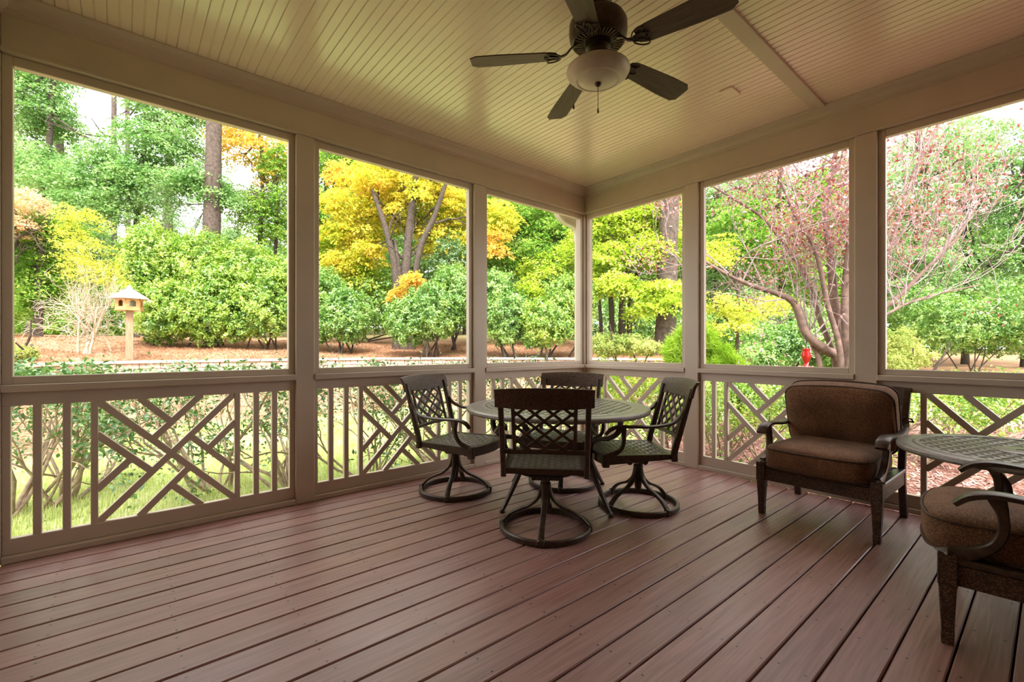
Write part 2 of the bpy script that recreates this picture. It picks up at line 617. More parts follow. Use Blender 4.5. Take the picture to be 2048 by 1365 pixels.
# ---- ceiling: backing slab plus bead boards along Y, divided by a batten
ceil = MB().box((XH - .12, YB - .12, ZC + .014), (XW + .16, YW + .16, ZC + .05)).build('ceiling', CEIL)
tag(ceil, 'cream painted beadboard ceiling with a flat batten across it', 'ceiling', kind='structure')
BW = .1055
prof = [(-BW / 2 + .0005, .016), (-BW / 2 + .0005, .0035), (-BW / 2 + .0035, 0), (-.0045, 0), (-.0025, .003), (0, .0012), (.0025, .003), (.0045, 0),
        (BW / 2 - .0035, 0), (BW / 2 - .0005, .0035), (BW / 2 - .0005, .016)]
YBAT = 1.165


def bead(length):
    return MB().extrude(prof, (0, -length / 2, 0), (0, length / 2, 0), (1, 0, 0), (0, 0, 1)).mesh('bead_board', CEIL)


sec = [(YBAT, YW), (YB, YBAT)]
for (ya, yb_) in sec:
    me = bead(yb_ - ya)
    n = int((XW - XH) / BW) + 1
    for i in range(n):
        put('bead_board', me, ceil, (XH + BW * (i + .5), (ya + yb_) / 2, ZC))
MB().box((XH, YBAT - .045, ZC - .016), (XW, YBAT + .045, ZC + .004), .003).build('ceiling_batten', TRIM, ceil)


# ---- wall bays
def railing(parent, a0, a1, axis, face, out):
    """railing bay between two posts. axis 'x' or 'y' is the run; face is the inner face coordinate; out=+1 outward"""
    def P(t, d, z):
        return (t, face + out * d, z) if axis == 'x' else (face + out * d, t, z)

    def bx(name, t0, t1, d0, d1, z0, z1, ch=.003, par=parent):
        return MB().box(P(t0, d0, z0), P(t1, d1, z1), ch).build(name, TRIM, par)
    lo, hi = min(a0, a1), max(a0, a1)
    bx('sill', lo, hi, -.012, .105, .902, .942, .004)
    bx('kick_board', lo, hi, 0, .10, 0, .037, .004)
    bx('top_rail', lo, hi, .030, .070, .826, .902)
    bx('bottom_rail', lo, hi, .030, .070, .037, .122)
    m = (lo + hi) / 2
    ph = .3425
    z0, z1 = .122, .826
    for t0, t1 in ((lo, lo + .034), (hi - .034, hi), (m - ph - .033, m - ph), (m + ph, m + ph + .033)):
        bx('panel_stile', t0, t1, .031, .069, z0 - .002, z1 + .002)
    avail = (hi - lo) / 2 - ph - .033 - .034
    k = max(1, int(avail / .116))
    gap = (avail - k * .035) / (k + 1)
    for sgn in (-1, 1):
        for q in range(k):
            c = m + sgn * (ph + .033 + gap * (q + 1) + .035 * (q + .5))
            bx('baluster', c - .0175, c + .0175, .032, .068, z0 - .002, z1 + .002)
    # pinwheel lattice; u to the viewer's right, v down
    flip = 1 if axis == 'x' else -1
    W_, H_ = 2 * ph, z1 - z0
    bars = [((0, 0), (1, 1), 0), ((1, 0), (.5, .5), 1), ((.5, .5), (0, 1), 1),
            ((.72, 0), (.36, .36), 1), ((.28, 0), (.5, .22), 0),
            ((.64, .36), (1, .72), 0), ((1, .28), (.78, .5), 1),
            ((.64, .64), (.28, 1), 1), ((.5, .78), (.72, 1), 0),
            ((0, .28), (.36, .64), 0), ((.22, .5), (0, .72), 1)]
    for (u0, v0), (u1, v1), lay in bars:
        # extend a little so the ends bury themselves in what they meet
        du, dv = u1 - u0, v1 - v0
        e = .014 / math.hypot(du, dv)
        if lay == 1 and (u1, v1) == (.5, .5):
            e0, e1 = e, 0
        elif lay == 1 and (u0, v0) == (.5, .5):
            e0, e1 = 0, e
        else:
            e0 = e if (u0 in (0, 1) or v0 in (0, 1)) else 0
            e1 = e if (u1 in (0, 1) or v1 in (0, 1)) else 0
        p0 = P(m + flip * (u0 - du * e0 - .5) * W_, .050, z1 - (v0 - dv * e0) * H_)
        p1 = P(m + flip * (u1 + du * e1 - .5) * W_, .050, z1 - (v1 + dv * e1) * H_)
        side = (0, 1, 0) if axis == 'x' else (1, 0, 0)
        MB().bar(p0, p1, 0.032 if lay == 0 else .030, .038, side).build('lattice_bar', TRIM, parent)


def screen_window(n, a0, a1, axis, face, out, label):
    def P(t, d, z):
        return (t, face + out * d, z) if axis == 'x' else (face + out * d, t, z)
    lo, hi = min(a0, a1), max(a0, a1)
    zb, zt = .942, 2.69
    fw = .042
    w = thing('window_%d' % n, label, 'window', P((lo + hi) / 2, .05, zb), kind='structure')

    def bx(name, t0, t1, d0, d1, z0, z1, mat=TRIM, ch=.003):
        o = MB().box(P(t0, d0, z0), P(t1, d1, z1), ch).build(name, mat)
        o.parent = w
        o.matrix_parent_inverse = __import__('mathutils').Matrix.Translation(w.location).inverted()
        return o
    bx('frame_stile', lo, lo + fw, .028, .075, zb, zt)
    bx('frame_stile', hi - fw, hi, .028, .075, zb, zt)
    bx('frame_rail', lo + fw, hi - fw, .028, .075, zb, zb + fw)
    bx('frame_rail', lo + fw, hi - fw, .028, .075, zt - fw - .01, zt)
    bx('screen', lo + fw - .005, hi - fw + .005, .0615, .0625, zb + fw - .005, zt - fw - .005, SCREEN, 0)
    return w


CROWN = [(0, 0), (.085, 0), (.085, -.008), (.070, -.018), (.052, -.026), (.036, -.042), (.026, -.060), (.014, -.068), (.014, -.080), (0, -.088)]

wall_left = thing('wall_left', 'long left side of porch, beige posts and beam over lattice railing', 'wall', (0, 0, 0), kind='structure')
MB().box((XH, YW, 2.69), (XW + .15, YW + .14, ZC + .012), .004).build('beam', TRIM, wall_left)
MB().box((XH, YW - .010, 2.69), (XW - .0, YW, 2.712), .003).build('beam_bead', TRIM, wall_left)
MB().extrude(CROWN, (XH, YW, ZC), (XW, YW, ZC), (0, -1, 0), (0, 0, 1)).build('crown_moulding', TRIM, wall_left)
LP = [(XH - .14, XH), (.954, 1.083), (2.535, 2.665), (XW, XW + .14)]
for a, b in LP[1:3]:
    MB().box((a, YW - .001, 0), (b, YW + .14, 2.69), .004).build('post', TRIM, wall_left)
for (a, b) in ((XH, .954), (1.083, 2.535), (2.665, XW)):
    railing(wall_left, a, b, 'x', YW, 1)

wall_right = thing('wall_right', 'right side of porch, beige posts and beam over lattice railing', 'wall', (0, 0, 0), kind='structure')
MB().box((XW, YB, 2.69), (XW + .14, YW, ZC + .012), .004).build('beam', TRIM, wall_right)
MB().box((XW - .010, YB, 2.69), (XW, YW, 2.712), .003).build('beam_bead', TRIM, wall_right)
MB().extrude(CROWN, (XW, YB, ZC), (XW, YW, ZC), (-1, 0, 0), (0, 0, 1)).build('crown_moulding', TRIM, wall_right)
RP = [(2.166, 2.301), (.826, .959), (-.515, -.382)]
for a, b in RP:
    MB().box((XW - .001, a, 0), (XW + .14, b, 2.69), .004).build('post', TRIM, wall_right)
MB().box((XW, YW, 0), (XW + .14, YW + .14, 2.69), .004).build('corner_post', TRIM, wall_right)
for (a, b) in ((YW, 2.301), (2.166, .959), (.826, -.382)):
    railing(wall_right, a, b, 'y', XW, 1)

screen_window(1, XH, .954, 'x', YW, 1, 'widest-looking screened opening at far left, bird feeder beyond it')
screen_window(2, 1.083, 2.535, 'x', YW, 1, 'screened opening filled by the yellow maple, left of dining set')
screen_window(3, 2.665, XW, 'x', YW, 1, 'screened opening left of the porch corner, downspout inside its edge')
screen_window(4, YW, 2.301, 'y', XW, 1, 'screened opening right of the porch corner with lime maple beyond')
screen_window(5, 2.166, .959, 'y', XW, 1, 'screened opening with the plum tree and red feeder beyond')
screen_window(6, .826, -.382, 'y', XW, 1, 'screened opening at the right edge behind lattice table')
MB().box((XW, YB, 0), (XW + .14, -.515, 2.69)).build('wall_panel', SIDING, wall_right)

wall_house = thing('wall_house', 'painted house wall at the far left edge of the porch', 'wall', kind='structure')
MB().box((XH - .14, YB - .14, 0), (XH, YW + .14, ZC + .012)).build('wall_panel', SIDING, wall_house)
MB().extrude(CROWN, (XH, YB, ZC), (XH, YW, ZC), (1, 0, 0), (0, 0, 1)).build('crown_moulding', TRIM, wall_house)
wall_back = thing('wall_back', 'painted house wall behind the viewpoint closing the porch', 'wall', kind='structure')
MB().box((XH, YB - .14, 0), (XW + .14, YB, ZC + .012)).build('wall_panel', SIDING, wall_back)

roof = MB().box((XH - 1.5, YB - 1.5, ZC + .05), (XW + .55, YW + .55, ZC + .22)).build('roof', SIDING)
tag(roof, 'flat soffited porch roof above the beadboard ceiling', 'roof', kind='structure')

# ---- downspout outside the corner of the left wall
ds = thing('downspout', 'cream metal downspout with elbow outside the porch corner', 'downspout', (0, 0, 0))
dx, dy = 4.262, YW + .24
MB().sweep([(dx, dy, -.4), (dx, dy, 1.0), (dx, dy, 2.50)], .075, .055, (1, 0, 0), smooth=False, rnd=.2).build('pipe', DOWNSP, ds, True)
MB().sweep([(dx, dy, 2.44), (dx, dy, 2.52), (dx - .03, dy, 2.60), (dx - .11, dy + .01, 2.655), (dx - .22, dy + .03, 2.69), (dx - .29, dy + .05, 2.77), (dx - .30, dy + .06, 3.0)],
           .100, [.07, .075, .095, .115, .115, .11, .11], (0, 1, 0), rnd=.3).build('elbow', DOWNSP, ds, True)
for z in (.5, 2.0):
    MB().box((dx - .046, dy - .034, z), (dx + .046, dy + .034, z + .025), .003).build('strap', DOWNSP, ds)

# ================================================================== CEILING FAN
FC = W(.447, 2.39, 0)
fan = thing('ceiling_fan', 'bronze ceiling fan with five wood blades and frosted bowl light', 'ceiling fan', (FC[0], FC[1], ZC))


def fz(z):
    return z - ZC


MB().lathe([(0, 0), (.072, 0), (.072, -.03), (.045, -.065), (.02, -.075), (0, -.075)], 28).build('canopy', FANMETAL, fan, True)
MB().lathe([(.014, -.07), (.014, fz(2.84))], 14).build('downrod', FANMETAL, fan, True)
MB().lathe([(.03, fz(2.865)), (.10, fz(2.855)), (.135, fz(2.84)), (.148, fz(2.815)), (.150, fz(2.775)), (.146, fz(2.745)), (.136, fz(2.725)), (.128, fz(2.72)), (0, fz(2.72))], 48).build('motor_housing', FANMETAL, fan, True, 30)
vent = MB()
for i in range(40):
    a = i / 40 * 2 * math.pi
    d = np.array([math.cos(a), math.sin(a), 0]); s_ = np.array([-math.sin(a), math.cos(a), 0])
    vent.sweep([d * .078 + np.array([0, 0, fz(2.716)]), d * .126 + np.array([0, 0, fz(2.719)])], .0065, .008, s_, smooth=False)
vo = vent.build('vent_ribs', simple('vent_highlight', (.26, .20, .14), .4, .3), fan)
MB().lathe([(.066, fz(2.724)), (.066, fz(2.69)), (.050, fz(2.68)), (.048, fz(2.615)), (.056, fz(2.605)), (.056, fz(2.592)), (0, fz(2.592))], 32).build('switch_housing', FANMETAL, fan, True, 30)
bowl = MB().lathe([(.150, fz(2.592)), (.160, fz(2.584)), (.163, fz(2.573)), (.155, fz(2.556)), (.135, fz(2.541)), (.118, fz(2.533)), (.112, fz(2.529)), (.106, fz(2.532)), (.098, fz(2.528)), (.07, fz(2.518)), (.035, fz(2.512)), (0, fz(2.511))], 48).build('light_bowl', BOWL, fan, True, 60)
MB().lathe([(0, fz(2.515)), (.018, fz(2.513)), (.016, fz(2.503)), (.008, fz(2.496)), (0, fz(2.494))], 18).build('finial', FANMETAL, bowl, True)
MB().lathe([(.05, fz(2.600)), (.146, fz(2.596)), (.146, fz(2.590)), (.05, fz(2.590)), (.05, fz(2.600))], 40).build('bowl_fitter', FANMETAL, fan, True)
CHAIN = simple('pull_chain_brass', (.25, .20, .13), .4, .6)
for (ax, ay, z0, z1, nm) in ((0, 0, 2.497, 2.385, 'a'), (-.115, .085, 2.60, 2.45, 'b')):
    # the second chain hangs beside the bowl, on the viewer's left
    p = np.array([SN * ax + CS * ay, -CS * ax + SN * ay, 0])
    m_ = MB()
    z = z0
    while z > z1:
        m_.box((p[0] - .0013, p[1] - .0013, fz(z)), (p[0] + .0013, p[1] + .0013, fz(z - .005)), 0)
        z -= .0055
    ch = m_.build('pull_chain', CHAIN, fan)
    MB().lathe([(0, fz(z1)), (.003, fz(z1) - .002), (.006, fz(z1) - .018), (.005, fz(z1) - .026), (0, fz(z1) - .03)], 10, (p[0], p[1], 0)).build('chain_knob', BRONZE if nm == 'b' else CHAIN, ch, True)


def blade_mesh():
    o = []
    L0, L1 = .215, .665
    n = 14
    poly_top = []
    for i in range(n + 1):
        t = i / n
        x = L0 + (L1 - L0) * t
        wdt = .050 + .018 * min(1, t * 1.5)
        if t > .93:
            wdt *= math.sqrt(max(0, 1 - ((t - .93) / .07) ** 2 * .55))
        if t < .1:
            wdt *= .72 + .28 * math.sqrt(t / .1)
        poly_top.append((x, wdt))
    poly = [(x, w) for x, w in poly_top] + [(x, -w) for x, w in reversed(poly_top)]
    return MB().prism(poly, -.003, .003).mesh('blade', BLADE)


def iron_mesh():
    m_ = MB()
    m_.sweep([(.10, 0, .05), (.135, 0, .035), (.165, 0, .006), (.20, 0, -.006)], [.022, .018, .020, .026], .008, (0, 1, 0))
    for (cx, cy, rx, ry, rot) in ((.235, .0, .042, .020, 0), (.228, .030, .040, .018, .6), (.228, -.030, .040, .018, -.6)):
        P = []
        for i in range(21):
            a = i / 20 * 2 * math.pi
            u, v = rx * math.cos(a), ry * math.sin(a)
            P.append((cx + u * math.cos(rot) - v * math.sin(rot), cy + u * math.sin(rot) + v * math.cos(rot), -.008))
        m_.sweep(P, .006, .006, (0, 0, 1), smooth=False)
    m_.prism([(.20, -.018), (.262, -.026), (.262, .026), (.20, .018)], -.0065, -.0035)
    return m_.mesh('blade_iron', FANMETAL, True)


bm_, im_ = blade_mesh(), iron_mesh()
for k in range(5):
    th = math.radians(176 - 72 * k)
    # angle is measured in the viewer's right/forward frame; turn it into world
    d = W(math.cos(th), math.sin(th))
    rz = math.atan2(d[1], d[0])
    b_ = put('blade', bm_, fan, (0, 0, fz(2.668)))
    b_.rotation_euler = (math.radians(-12), math.radians(1.6), rz)
    i_ = put('blade_iron', im_, fan, (0, 0, fz(2.667)))
    i_.rotation_euler = (math.radians(-12), math.radians(1.6), rz)

# small cover plate on the ceiling
pc = U(1460, 184, 1.83 * FPX / (HORIZON - 184))
cp = MB().box((-.07, -.045, -.012), (.07, .045, .0), .003).build('cover_plate', CEIL, None, loc=(pc[0], pc[1], ZC))
tag(cp, 'small rectangular painted cover plate on the beadboard ceiling', 'cover plate')


# ================================================================== FURNITURE
def weave(mb, half_u, pitch, wd, amp, z, th=.004, ang=0.0, off=(0, 0)):
    """two crossing sets of ribbons; half_u(o, axis) -> (start, end) of the ribbon at offset o or None"""
    ca, sa = math.cos(ang), math.sin(ang)
    for axis in (0, 1):
        o = -2.0
        i = -int(2.0 / pitch)
        while i * pitch < 2.0:
            o = i * pitch
            rg = half_u(o, axis)
            if rg and rg[1] - rg[0] > .02:
                a, b = rg
                k0, k1 = math.ceil(a / (pitch / 2)), math.floor(b / (pitch / 2))
                st = [a] + [k * pitch / 2 for k in range(k0, k1 + 1) if a + 1e-3 < k * pitch / 2 < b - 1e-3] + [b]
                V = []
                for t in st:
                    zz = z + amp * math.cos(math.pi * (t / pitch + i + axis))
                    for (w, h) in ((-wd / 2, 0), (-wd / 2 + .003, th), (wd / 2 - .003, th), (wd / 2, 0)):
                        x, y = (t, o + w) if axis == 0 else (o + w, t)
                        V.append((off[0] + x * ca - y * sa, off[1] + x * sa + y * ca, zz + h))
                F = []
                for q in range(len(st) - 1):
                    for j in range(4):
                        F.append((q * 4 + j, q * 4 + (j + 1) % 4, (q + 1) * 4 + (j + 1) % 4, (q + 1) * 4 + j))
                mb.add(V, F)
            i += 1
    return mb


def round_table(name, label, cat, c, R, zt, legprof, rot, waist=False):
    t = thing(name, label, cat, (c[0], c[1], 0), rot)
    Ri = R * .84
    MB().lathe([(Ri, zt - .002), (R - .035, zt), (R - .012, zt - .002), (R, zt - .010), (R + .002, zt - .022), (R - .004, zt - .034), (R - .03, zt - .036), (R - .04, zt - .018), (Ri, zt - .014), (Ri, zt - .002)], 72).build('rim', TABLETOP, t, True, 35)
    MB().lathe([(R * .80, zt + .0005), (R * .815, zt + .003), (R * .845, zt + .003), (R * .86, zt - .0005), (R * .845, zt - .012), (R * .80, zt - .012), (R * .80, zt + .0005)], 72).build('rim_band', TABLETOP, t, True, 35)

    def hu(o, axis):
        return None if abs(o) > R * .81 else (-math.sqrt((R * .82) ** 2 - o * o), math.sqrt((R * .82) ** 2 - o * o))
    w = MB()
    weave(w, hu, .042, .029, .0022, zt - .008, .005, math.radians(20))
    w.build('woven_top', TABLETOP, t)
    MB().lathe([(0, zt + .001), (.028, zt + .001), (.03, zt + .004), (.105, zt + .004), (.112, zt), (.112, zt - .012), (0, zt - .012)], 40).build('centre_plate', TABLETOP, t, True)
    MB().lathe([(R * .62, zt - .012), (R * .64, zt - .012), (R * .64, zt - .04), (R * .62, zt - .04), (R * .62, zt - .012)], 48).build('apron_ring', BRONZE, t, True)
    for k in range(4):
        a = math.pi / 4 + k * math.pi / 2
        d = np.array([math.cos(a), math.sin(a), 0]); s_ = np.array([-math.sin(a), math.cos(a), 0])
        P = [d * r + np.array([0, 0, z]) for r, z in legprof]
        n = len(P)
        lg = MB().sweep(P, [.034] * (n - 2) + [.028, .022], [.030] * (n - 2) + [.026, .022], s_, rnd=.35).build('leg', BRONZE, t, True)
        MB().lathe([(0, 0), (.016, 0), (.020, .008), (.017, .016), (.015, .022), (0, .022)], 14, tuple(P[-1] * np.array([1, 1, 0]))).build('foot', BRONZE, lg, True)
    zr = legprof[len(legprof) // 2 + 1][1]
    rr_ = min(p[0] for p in legprof)
    MB().lathe([(rr_ - .012, zr - .008), (rr_ + .004, zr - .008), (rr_ + .004, zr + .008), (rr_ - .012, zr + .008), (rr_ - .012, zr - .008)], 40).build('leg_ring', BRONZE, t, True)
    return t


TC = W(.3415, 3.494)
a_fr = W(.664 - .3415, 3.085 - 3.494)
rot_t = math.atan2(a_fr[1], a_fr[0]) - math.pi / 4
round_table('dining_table', 'round cast metal dining table with woven top amid four swivel chairs', 'table', TC, .683, .700,
            [(.60, .672), (.598, .62), (.57, .565), (.50, .525), (.41, .505), (.35, .47), (.332, .40), (.338, .31), (.39, .21), (.46, .10), (.52, .012)], rot_t)
T2 = W(2.655, 2.385)
round_table('chat_table', 'low round woven metal table cut off by the right picture edge', 'table', T2, .510, .600,
            [(.24, .572), (.21, .53), (.15, .49), (.10, .43), (.088, .36), (.09, .28), (.13, .18), (.23, .08), (.33, .012)], math.radians(8))


def swivel_chair():
    t = thing('swivel_chair', '', 'chair', group='swivel dining chairs')
    # base: ring, four legs, column
    MB().lathe([(.258, .004), (.272, 0), (.284, .006), (.285, .032), (.277, .039), (.264, .037), (.258, .029), (.258, .004)], 56).build('base_ring', BRONZE, t, True, 35)
    lm = MB().sweep([(.022, 0, .285), (.030, 0, .235), (.052, 0, .185), (.105, 0, .140), (.165, 0, .115), (.220, 0, .085), (.260, 0, .045), (.274, 0, .024)],
                    [.034, .036, .036, .034, .034, .036, .038, .040], [.020, .022, .022, .020, .018, .018, .018, .020], (0, 1, 0), rnd=.4)
    lm.box((.252, -.022, .001), (.291, .022, .044), .006)
    lm = lm.mesh('base_leg', BRONZE, True)
    for k in range(4):
        put('base_leg', lm, t, (0, 0, 0), k * math.pi / 2)
    MB().lathe([(0, .10), (.020, .10), (.026, .15), (.030, .20), (.034, .275), (.034, .290), (.028, .294), (.028, .315), (.032, .318), (.032, .332), (0, .332)], 24).build('column', BRONZE, t, True, 35)
    sm = MB()
    sm.box((-.10, -.10, .345), (.10, .10, .352), .002)
    for sx in (-1, 1):
        sm.sweep([(sx * .175, 0, .368), (sx * .16, 0, .345), (sx * .10, 0, .328), (0, 0, .324)], .035, .012, (0, 1, 0))
    mech = sm.build('swivel_plate', BRONZE, t, True)
    for sy in (-1, 1):
        sp = MB()
        pr = []
        for i in range(25):
            x = -.085 + i * .17 / 24
            pr.append((.016 if i % 2 else .021, x))
        sp.lathe([(0, -.085)] + pr + [(0, .085)], 12)
        me = sp.mesh('spring', BRONZE, False)
        s_ = put('spring', me, mech, (0, sy * .055, .333))
        s_.rotation_euler = (0, math.pi / 2, 0)
    # seat frame
    out = [(-.236, -.238), (-.12, -.238), (0, -.238), (.12, -.238), (.236, -.238)]
    nfr = 9
    fr = []
    for i in range(nfr + 1):
        u = i / nfr
        x = .258 - .516 * u
        fr.append((x, .235 + .045 * (1 - (2 * u - 1) ** 2)))
    outer = out + fr
    cx, cyy = 0, .0
    inner = [(x * .86, (y - .01) * .86 + .01) for x, y in outer]
    n = len(outer)
    def zb_(y):
        return .388 - .034 * (y + .238) / .5
    V = [(x, y, zb_(y)) for x, y in outer] + [(x, y, .420) for x, y in outer] + [(x, y, .420) for x, y in inner] + [(x, y, .402) for x, y in inner] + [(x * .93, y * .93, zb_(y) + .004) for x, y in outer]
    F = []
    for i in range(n):
        j = (i + 1) % n
        for a, b in ((0, 1), (1, 2), (2, 3), (3, 4), (4, 0)):
            F.append((a * n + i, a * n + j, b * n + j, b * n + i))
    seat = MB().add(V, F).build('seat_frame', BRONZE, t, True, 35)

    def hu(o, axis):
        if axis == 0:      # runs along x at y=o
            if not -.21 < o < .235:
                return None
            hw = .208 + .015 * (o + .2) / .45
            if o > .20:
                hw *= math.sqrt(max(0.05, 1 - ((o - .20) / .05) ** 2))
            return (-hw, hw)
        if abs(o) > .214:
            return None
        return (-.205, .208 + .038 * (1 - (o / .24) ** 2))
    wv = MB()
    weave(wv, hu, .0385, .026, .0024, .412, .005)
    wv.build('woven_seat', WOVENSEAT, t)

    # back
    def rec(z):
        return -.240 - .28 * max(0, z - .44)
    zs = [.374, .44, .55, .66, .77, .86]
    for sx in (-1, 1):
        P = [(sx * (.236 + .01 * (z - .34)), rec(z), z) for z in zs]
        MB().sweep(P, .030, [.040, .040, .038, .036, .034, .030], (1, 0, 0), rnd=.35).build('back_post', BRONZE, t, True)
        # front corner block
        MB().box((sx * .244 - .019, .206, .340), (sx * .244 + .019, .254, .428), .005).build('corner_block', BRONZE, t)
        xa = sx * .262
        MB().sweep([(sx * .243, rec(.70) + .008, .715), (sx * .253, rec(.66) + .035, .668), (sx * .275, -.20, .632), (sx * .289, -.08, .617), (sx * .291, .06, .618), (sx * .287, .15, .618), (sx * .283, .205, .600), (sx * .280, .240, .565)],
                   [.022, .028, .036, .040, .040, .042, .044, .036], [.026, .022, .020, .019, .019, .020, .022, .016], (1, 0, 0), rnd=.45).build('arm', BRONZE, t, True)
        MB().sweep([(sx * .288, .125, .612), (sx * .282, .118, .560), (sx * .273, .118, .505), (sx * .262, .140, .455), (sx * .252, .190, .425), (sx * .247, .235, .405)],
                   .026, [.040, .026, .024, .026, .034, .044], (1, 0, 0), rnd=.4).build('arm_support', BRONZE, t, True)
    # crest rail: a bowed plate
    V = []; F = []
    nx, nz = 16, 5
    for side_ in (0, 1):
        for i in range(nx + 1):
            x = -.272 + .544 * i / nx
            bow = .038 * (1 - (x / .272) ** 2)
            for k in range(nz + 1):
                v = k / nz
                zt = .905 + .012 * (1 - (x / .272) ** 2)
                zb = .800 - .010 * (1 - (x / .272) ** 2)
                z = zb + (zt - zb) * v
                flare = -.016 * max(0, v - .7) / .3
                V.append((x, rec(z) - bow + flare + (.012 if side_ == 0 else -.012), z))
    M = (nx + 1) * (nz + 1)
    for s0 in (0, 1):
        for i in range(nx):
            for k in range(nz):
                a = s0 * M + i * (nz + 1) + k
                F.append((a, a + nz + 1, a + nz + 2, a + 1))
    for i in range(nx):
        for k in (0, nz):
            a = i * (nz + 1) + k
            F.append((a, a + nz + 1, M + a + nz + 1, M + a))
    for k in range(nz):
        for i in (0, nx):
            a = i * (nz + 1) + k
            F.append((a, a + 1, M + a + 1, M + a))
    MB().add(V, F).build('crest_rail', WICKER, t, True, 50)
    # lattice panel
    zl, zh = .532, .800
    bl = MB()
    bl.sweep([(-.236, rec(zl), zl - .004), (-.12, rec(zl) - .014, zl), (0, rec(zl) - .018, zl + .002), (.12, rec(zl) - .014, zl), (.236, rec(zl), zl - .004)], .022, .026, (0, 1, 0))
    for sx in (-1, 1):
        bl.sweep([(sx * .168, rec(zl) - .011, zl), (sx * .170, rec(.65) - .013, .65), (sx * .172, rec(zh) - .016, zh + .01)], .020, .018, (1, 0, 0))
    lat = bl.build('back_lattice_frame', BRONZE, t, True)
    x0, x1 = -.163, .163
    cell = .082
    slope = .82

    def bp(x, z):
        return (x, rec(z) - .015 - .004 * (1 - (x / .17) ** 2), z)
    for dirn in (1, -1):
        for q in range(-6, 7):
            # x*dirn - (z - zl) = c
            c = q * cell + .041 - .148
            pts = []
            for k in range(41):
                x = x0 + (x1 - x0) * k / 40
                z = zl + (x * dirn * slope - c)
                if zl <= z <= zh:
                    pts.append(bp(x, z))
            if len(pts) > 4:
                P = [pts[0], pts[len(pts) // 2], pts[-1]]
                MB().sweep(P, .012 if dirn > 0 else .011, .0165, (0, 1, 0), smooth=False, rnd=.3).build('lattice_bar', BRONZE, lat)
    return t


def yaw_of(fr, ff):
    """local +y faces the viewer-frame direction (right fr, forward ff)"""
    d = W(fr, ff)
    return math.atan2(d[1], d[0]) - math.pi / 2


sc0 = swivel_chair()
for ch in sc0.children:                      # seat and back ride a little forward of the pedestal
    if ch.name.startswith('swivel_plate'):
        ch.location = (0, .03, -.006)
    elif not ch.name.startswith(('base_', 'column')):
        ch.location = (0, .07, -.003)
        ch.scale = (1.04, 1, 1)
chairs = [
    (W(.2105, 2.89), yaw_of(.10, 1), math.radians(-4), 'swivel chair nearest the viewer, its lattice back turned to us'),
    (W(-.450, 3.657), yaw_of(.90, -.44), math.radians(20), 'swivel chair left of the round dining table, facing right'),
    (W(.915, 3.337), yaw_of(-1, -.04), math.radians(28), 'swivel chair right of the round dining table, facing left'),
    (W(.43, 3.86), yaw_of(-.36, -.93), math.radians(10), 'swivel chair behind the dining table against the porch corner'),
]
for i, (p, rz, br, lab) in enumerate(chairs):
    if i == 0:
        o = sc0
        o.location = tuple(p); o.rotation_euler = (0, 0, rz); o['label'] = lab
    else:
        o = copy_tree(sc0, p, rz, lab)
    k = 0
    for ch in o.children:
        if ch.name.startswith('base_leg'):
            ch.rotation_euler = (0, 0, k * math.pi / 2 + br + math.pi / 2)
            k += 1


# ---- cushions
def cushion(w, d, h, rad, crown, front_bow=0.0, seg=7, puff=.35):
    """rounded rectangular pad, centre at origin, bottom z=0; returns mesh builder and outline function"""
    def outline(s, grow=0.0):
        pts = []
        hw, hd = w / 2 * s, d / 2 * s
        r = rad * s
        for (cx, cy, a0) in ((hw - r, hd - r, 0), (-hw + r, hd - r, 90), (-hw + r, -hd + r, 180), (hw - r, -hd + r, 270)):
            for k in range(seg):
                a = math.radians(a0 + 90 * k / (seg - 1))
                x, y = cx + r * math.cos(a), cy + r * math.sin(a)
                if y > 0:
                    y += front_bow * s * (1 - (x / (w / 2)) ** 2)
                pts.append((x, y))
            # subdivisions along the straight edge to the next corner come from neighbours
        # densify
        out = []
        n = len(pts)
        for i in range(n):
            p, q = pts[i], pts[(i + 1) % n]
            L = math.hypot(q[0] - p[0], q[1] - p[1])
            m = max(1, int(L / .05))
            for k in range(m):
                x = p[0] + (q[0] - p[0]) * k / m
                y = p[1] + (q[1] - p[1]) * k / m
                if m > 1 and y > hd * .8 and front_bow:
                    y = hd + front_bow * s * (1 - (x / (w / 2)) ** 2) if abs(x) < hw - r else y
                out.append((x, y))
        return out
    rings = []
    b = h * puff * .5
    prof = [(.0, .0, -.0), (.55, -.35 * crown, 0), (.85, -.1 * crown, 0), (.96, .0, 0), (.985, .012, 0), (1.0, h * .25, .012), (1.006, h * .5, .02), (1.0, h * .75, .012), (.985, h - .012, 0), (.965, h, 0),
            (.88, h + .35 * crown, 0), (.70, h + .75 * crown, 0), (.45, h + .95 * crown, 0), (.2, h + crown, 0)]
    V = []; F = []
    n = None
    base = outline(1.0)
    n = len(base)
    rows = []
    for (s, z, _) in prof[1:]:
        rows.append(len(V))
        for (x, y) in base:
            V.append((x * s, y * s, z))
    for a in range(len(rows) - 1):
        for i in range(n):
            j = (i + 1) % n
            F.append((rows[a] + i, rows[a] + j, rows[a + 1] + j, rows[a + 1] + i))
    F.append(tuple(rows[0] + i for i in range(n))[::-1])
    F.append(tuple(rows[-1] + i for i in range(n)))
    return MB().add(V, F), base


def wrinkle(mb_, amp, seed):
    r = np.random.default_rng(seed)
    k = [(r.uniform(6, 16, 3), r.uniform(0, 6.28)) for _ in range(6)]
    nv = []
    for p in mb_.v:
        p = np.array(p)
        nv.append(tuple(p + np.array([.5, .5, 1]) * amp * sum(math.sin(float(f @ p) + ph) for f, ph in k) / 3))
    mb_.v = nv
    return mb_


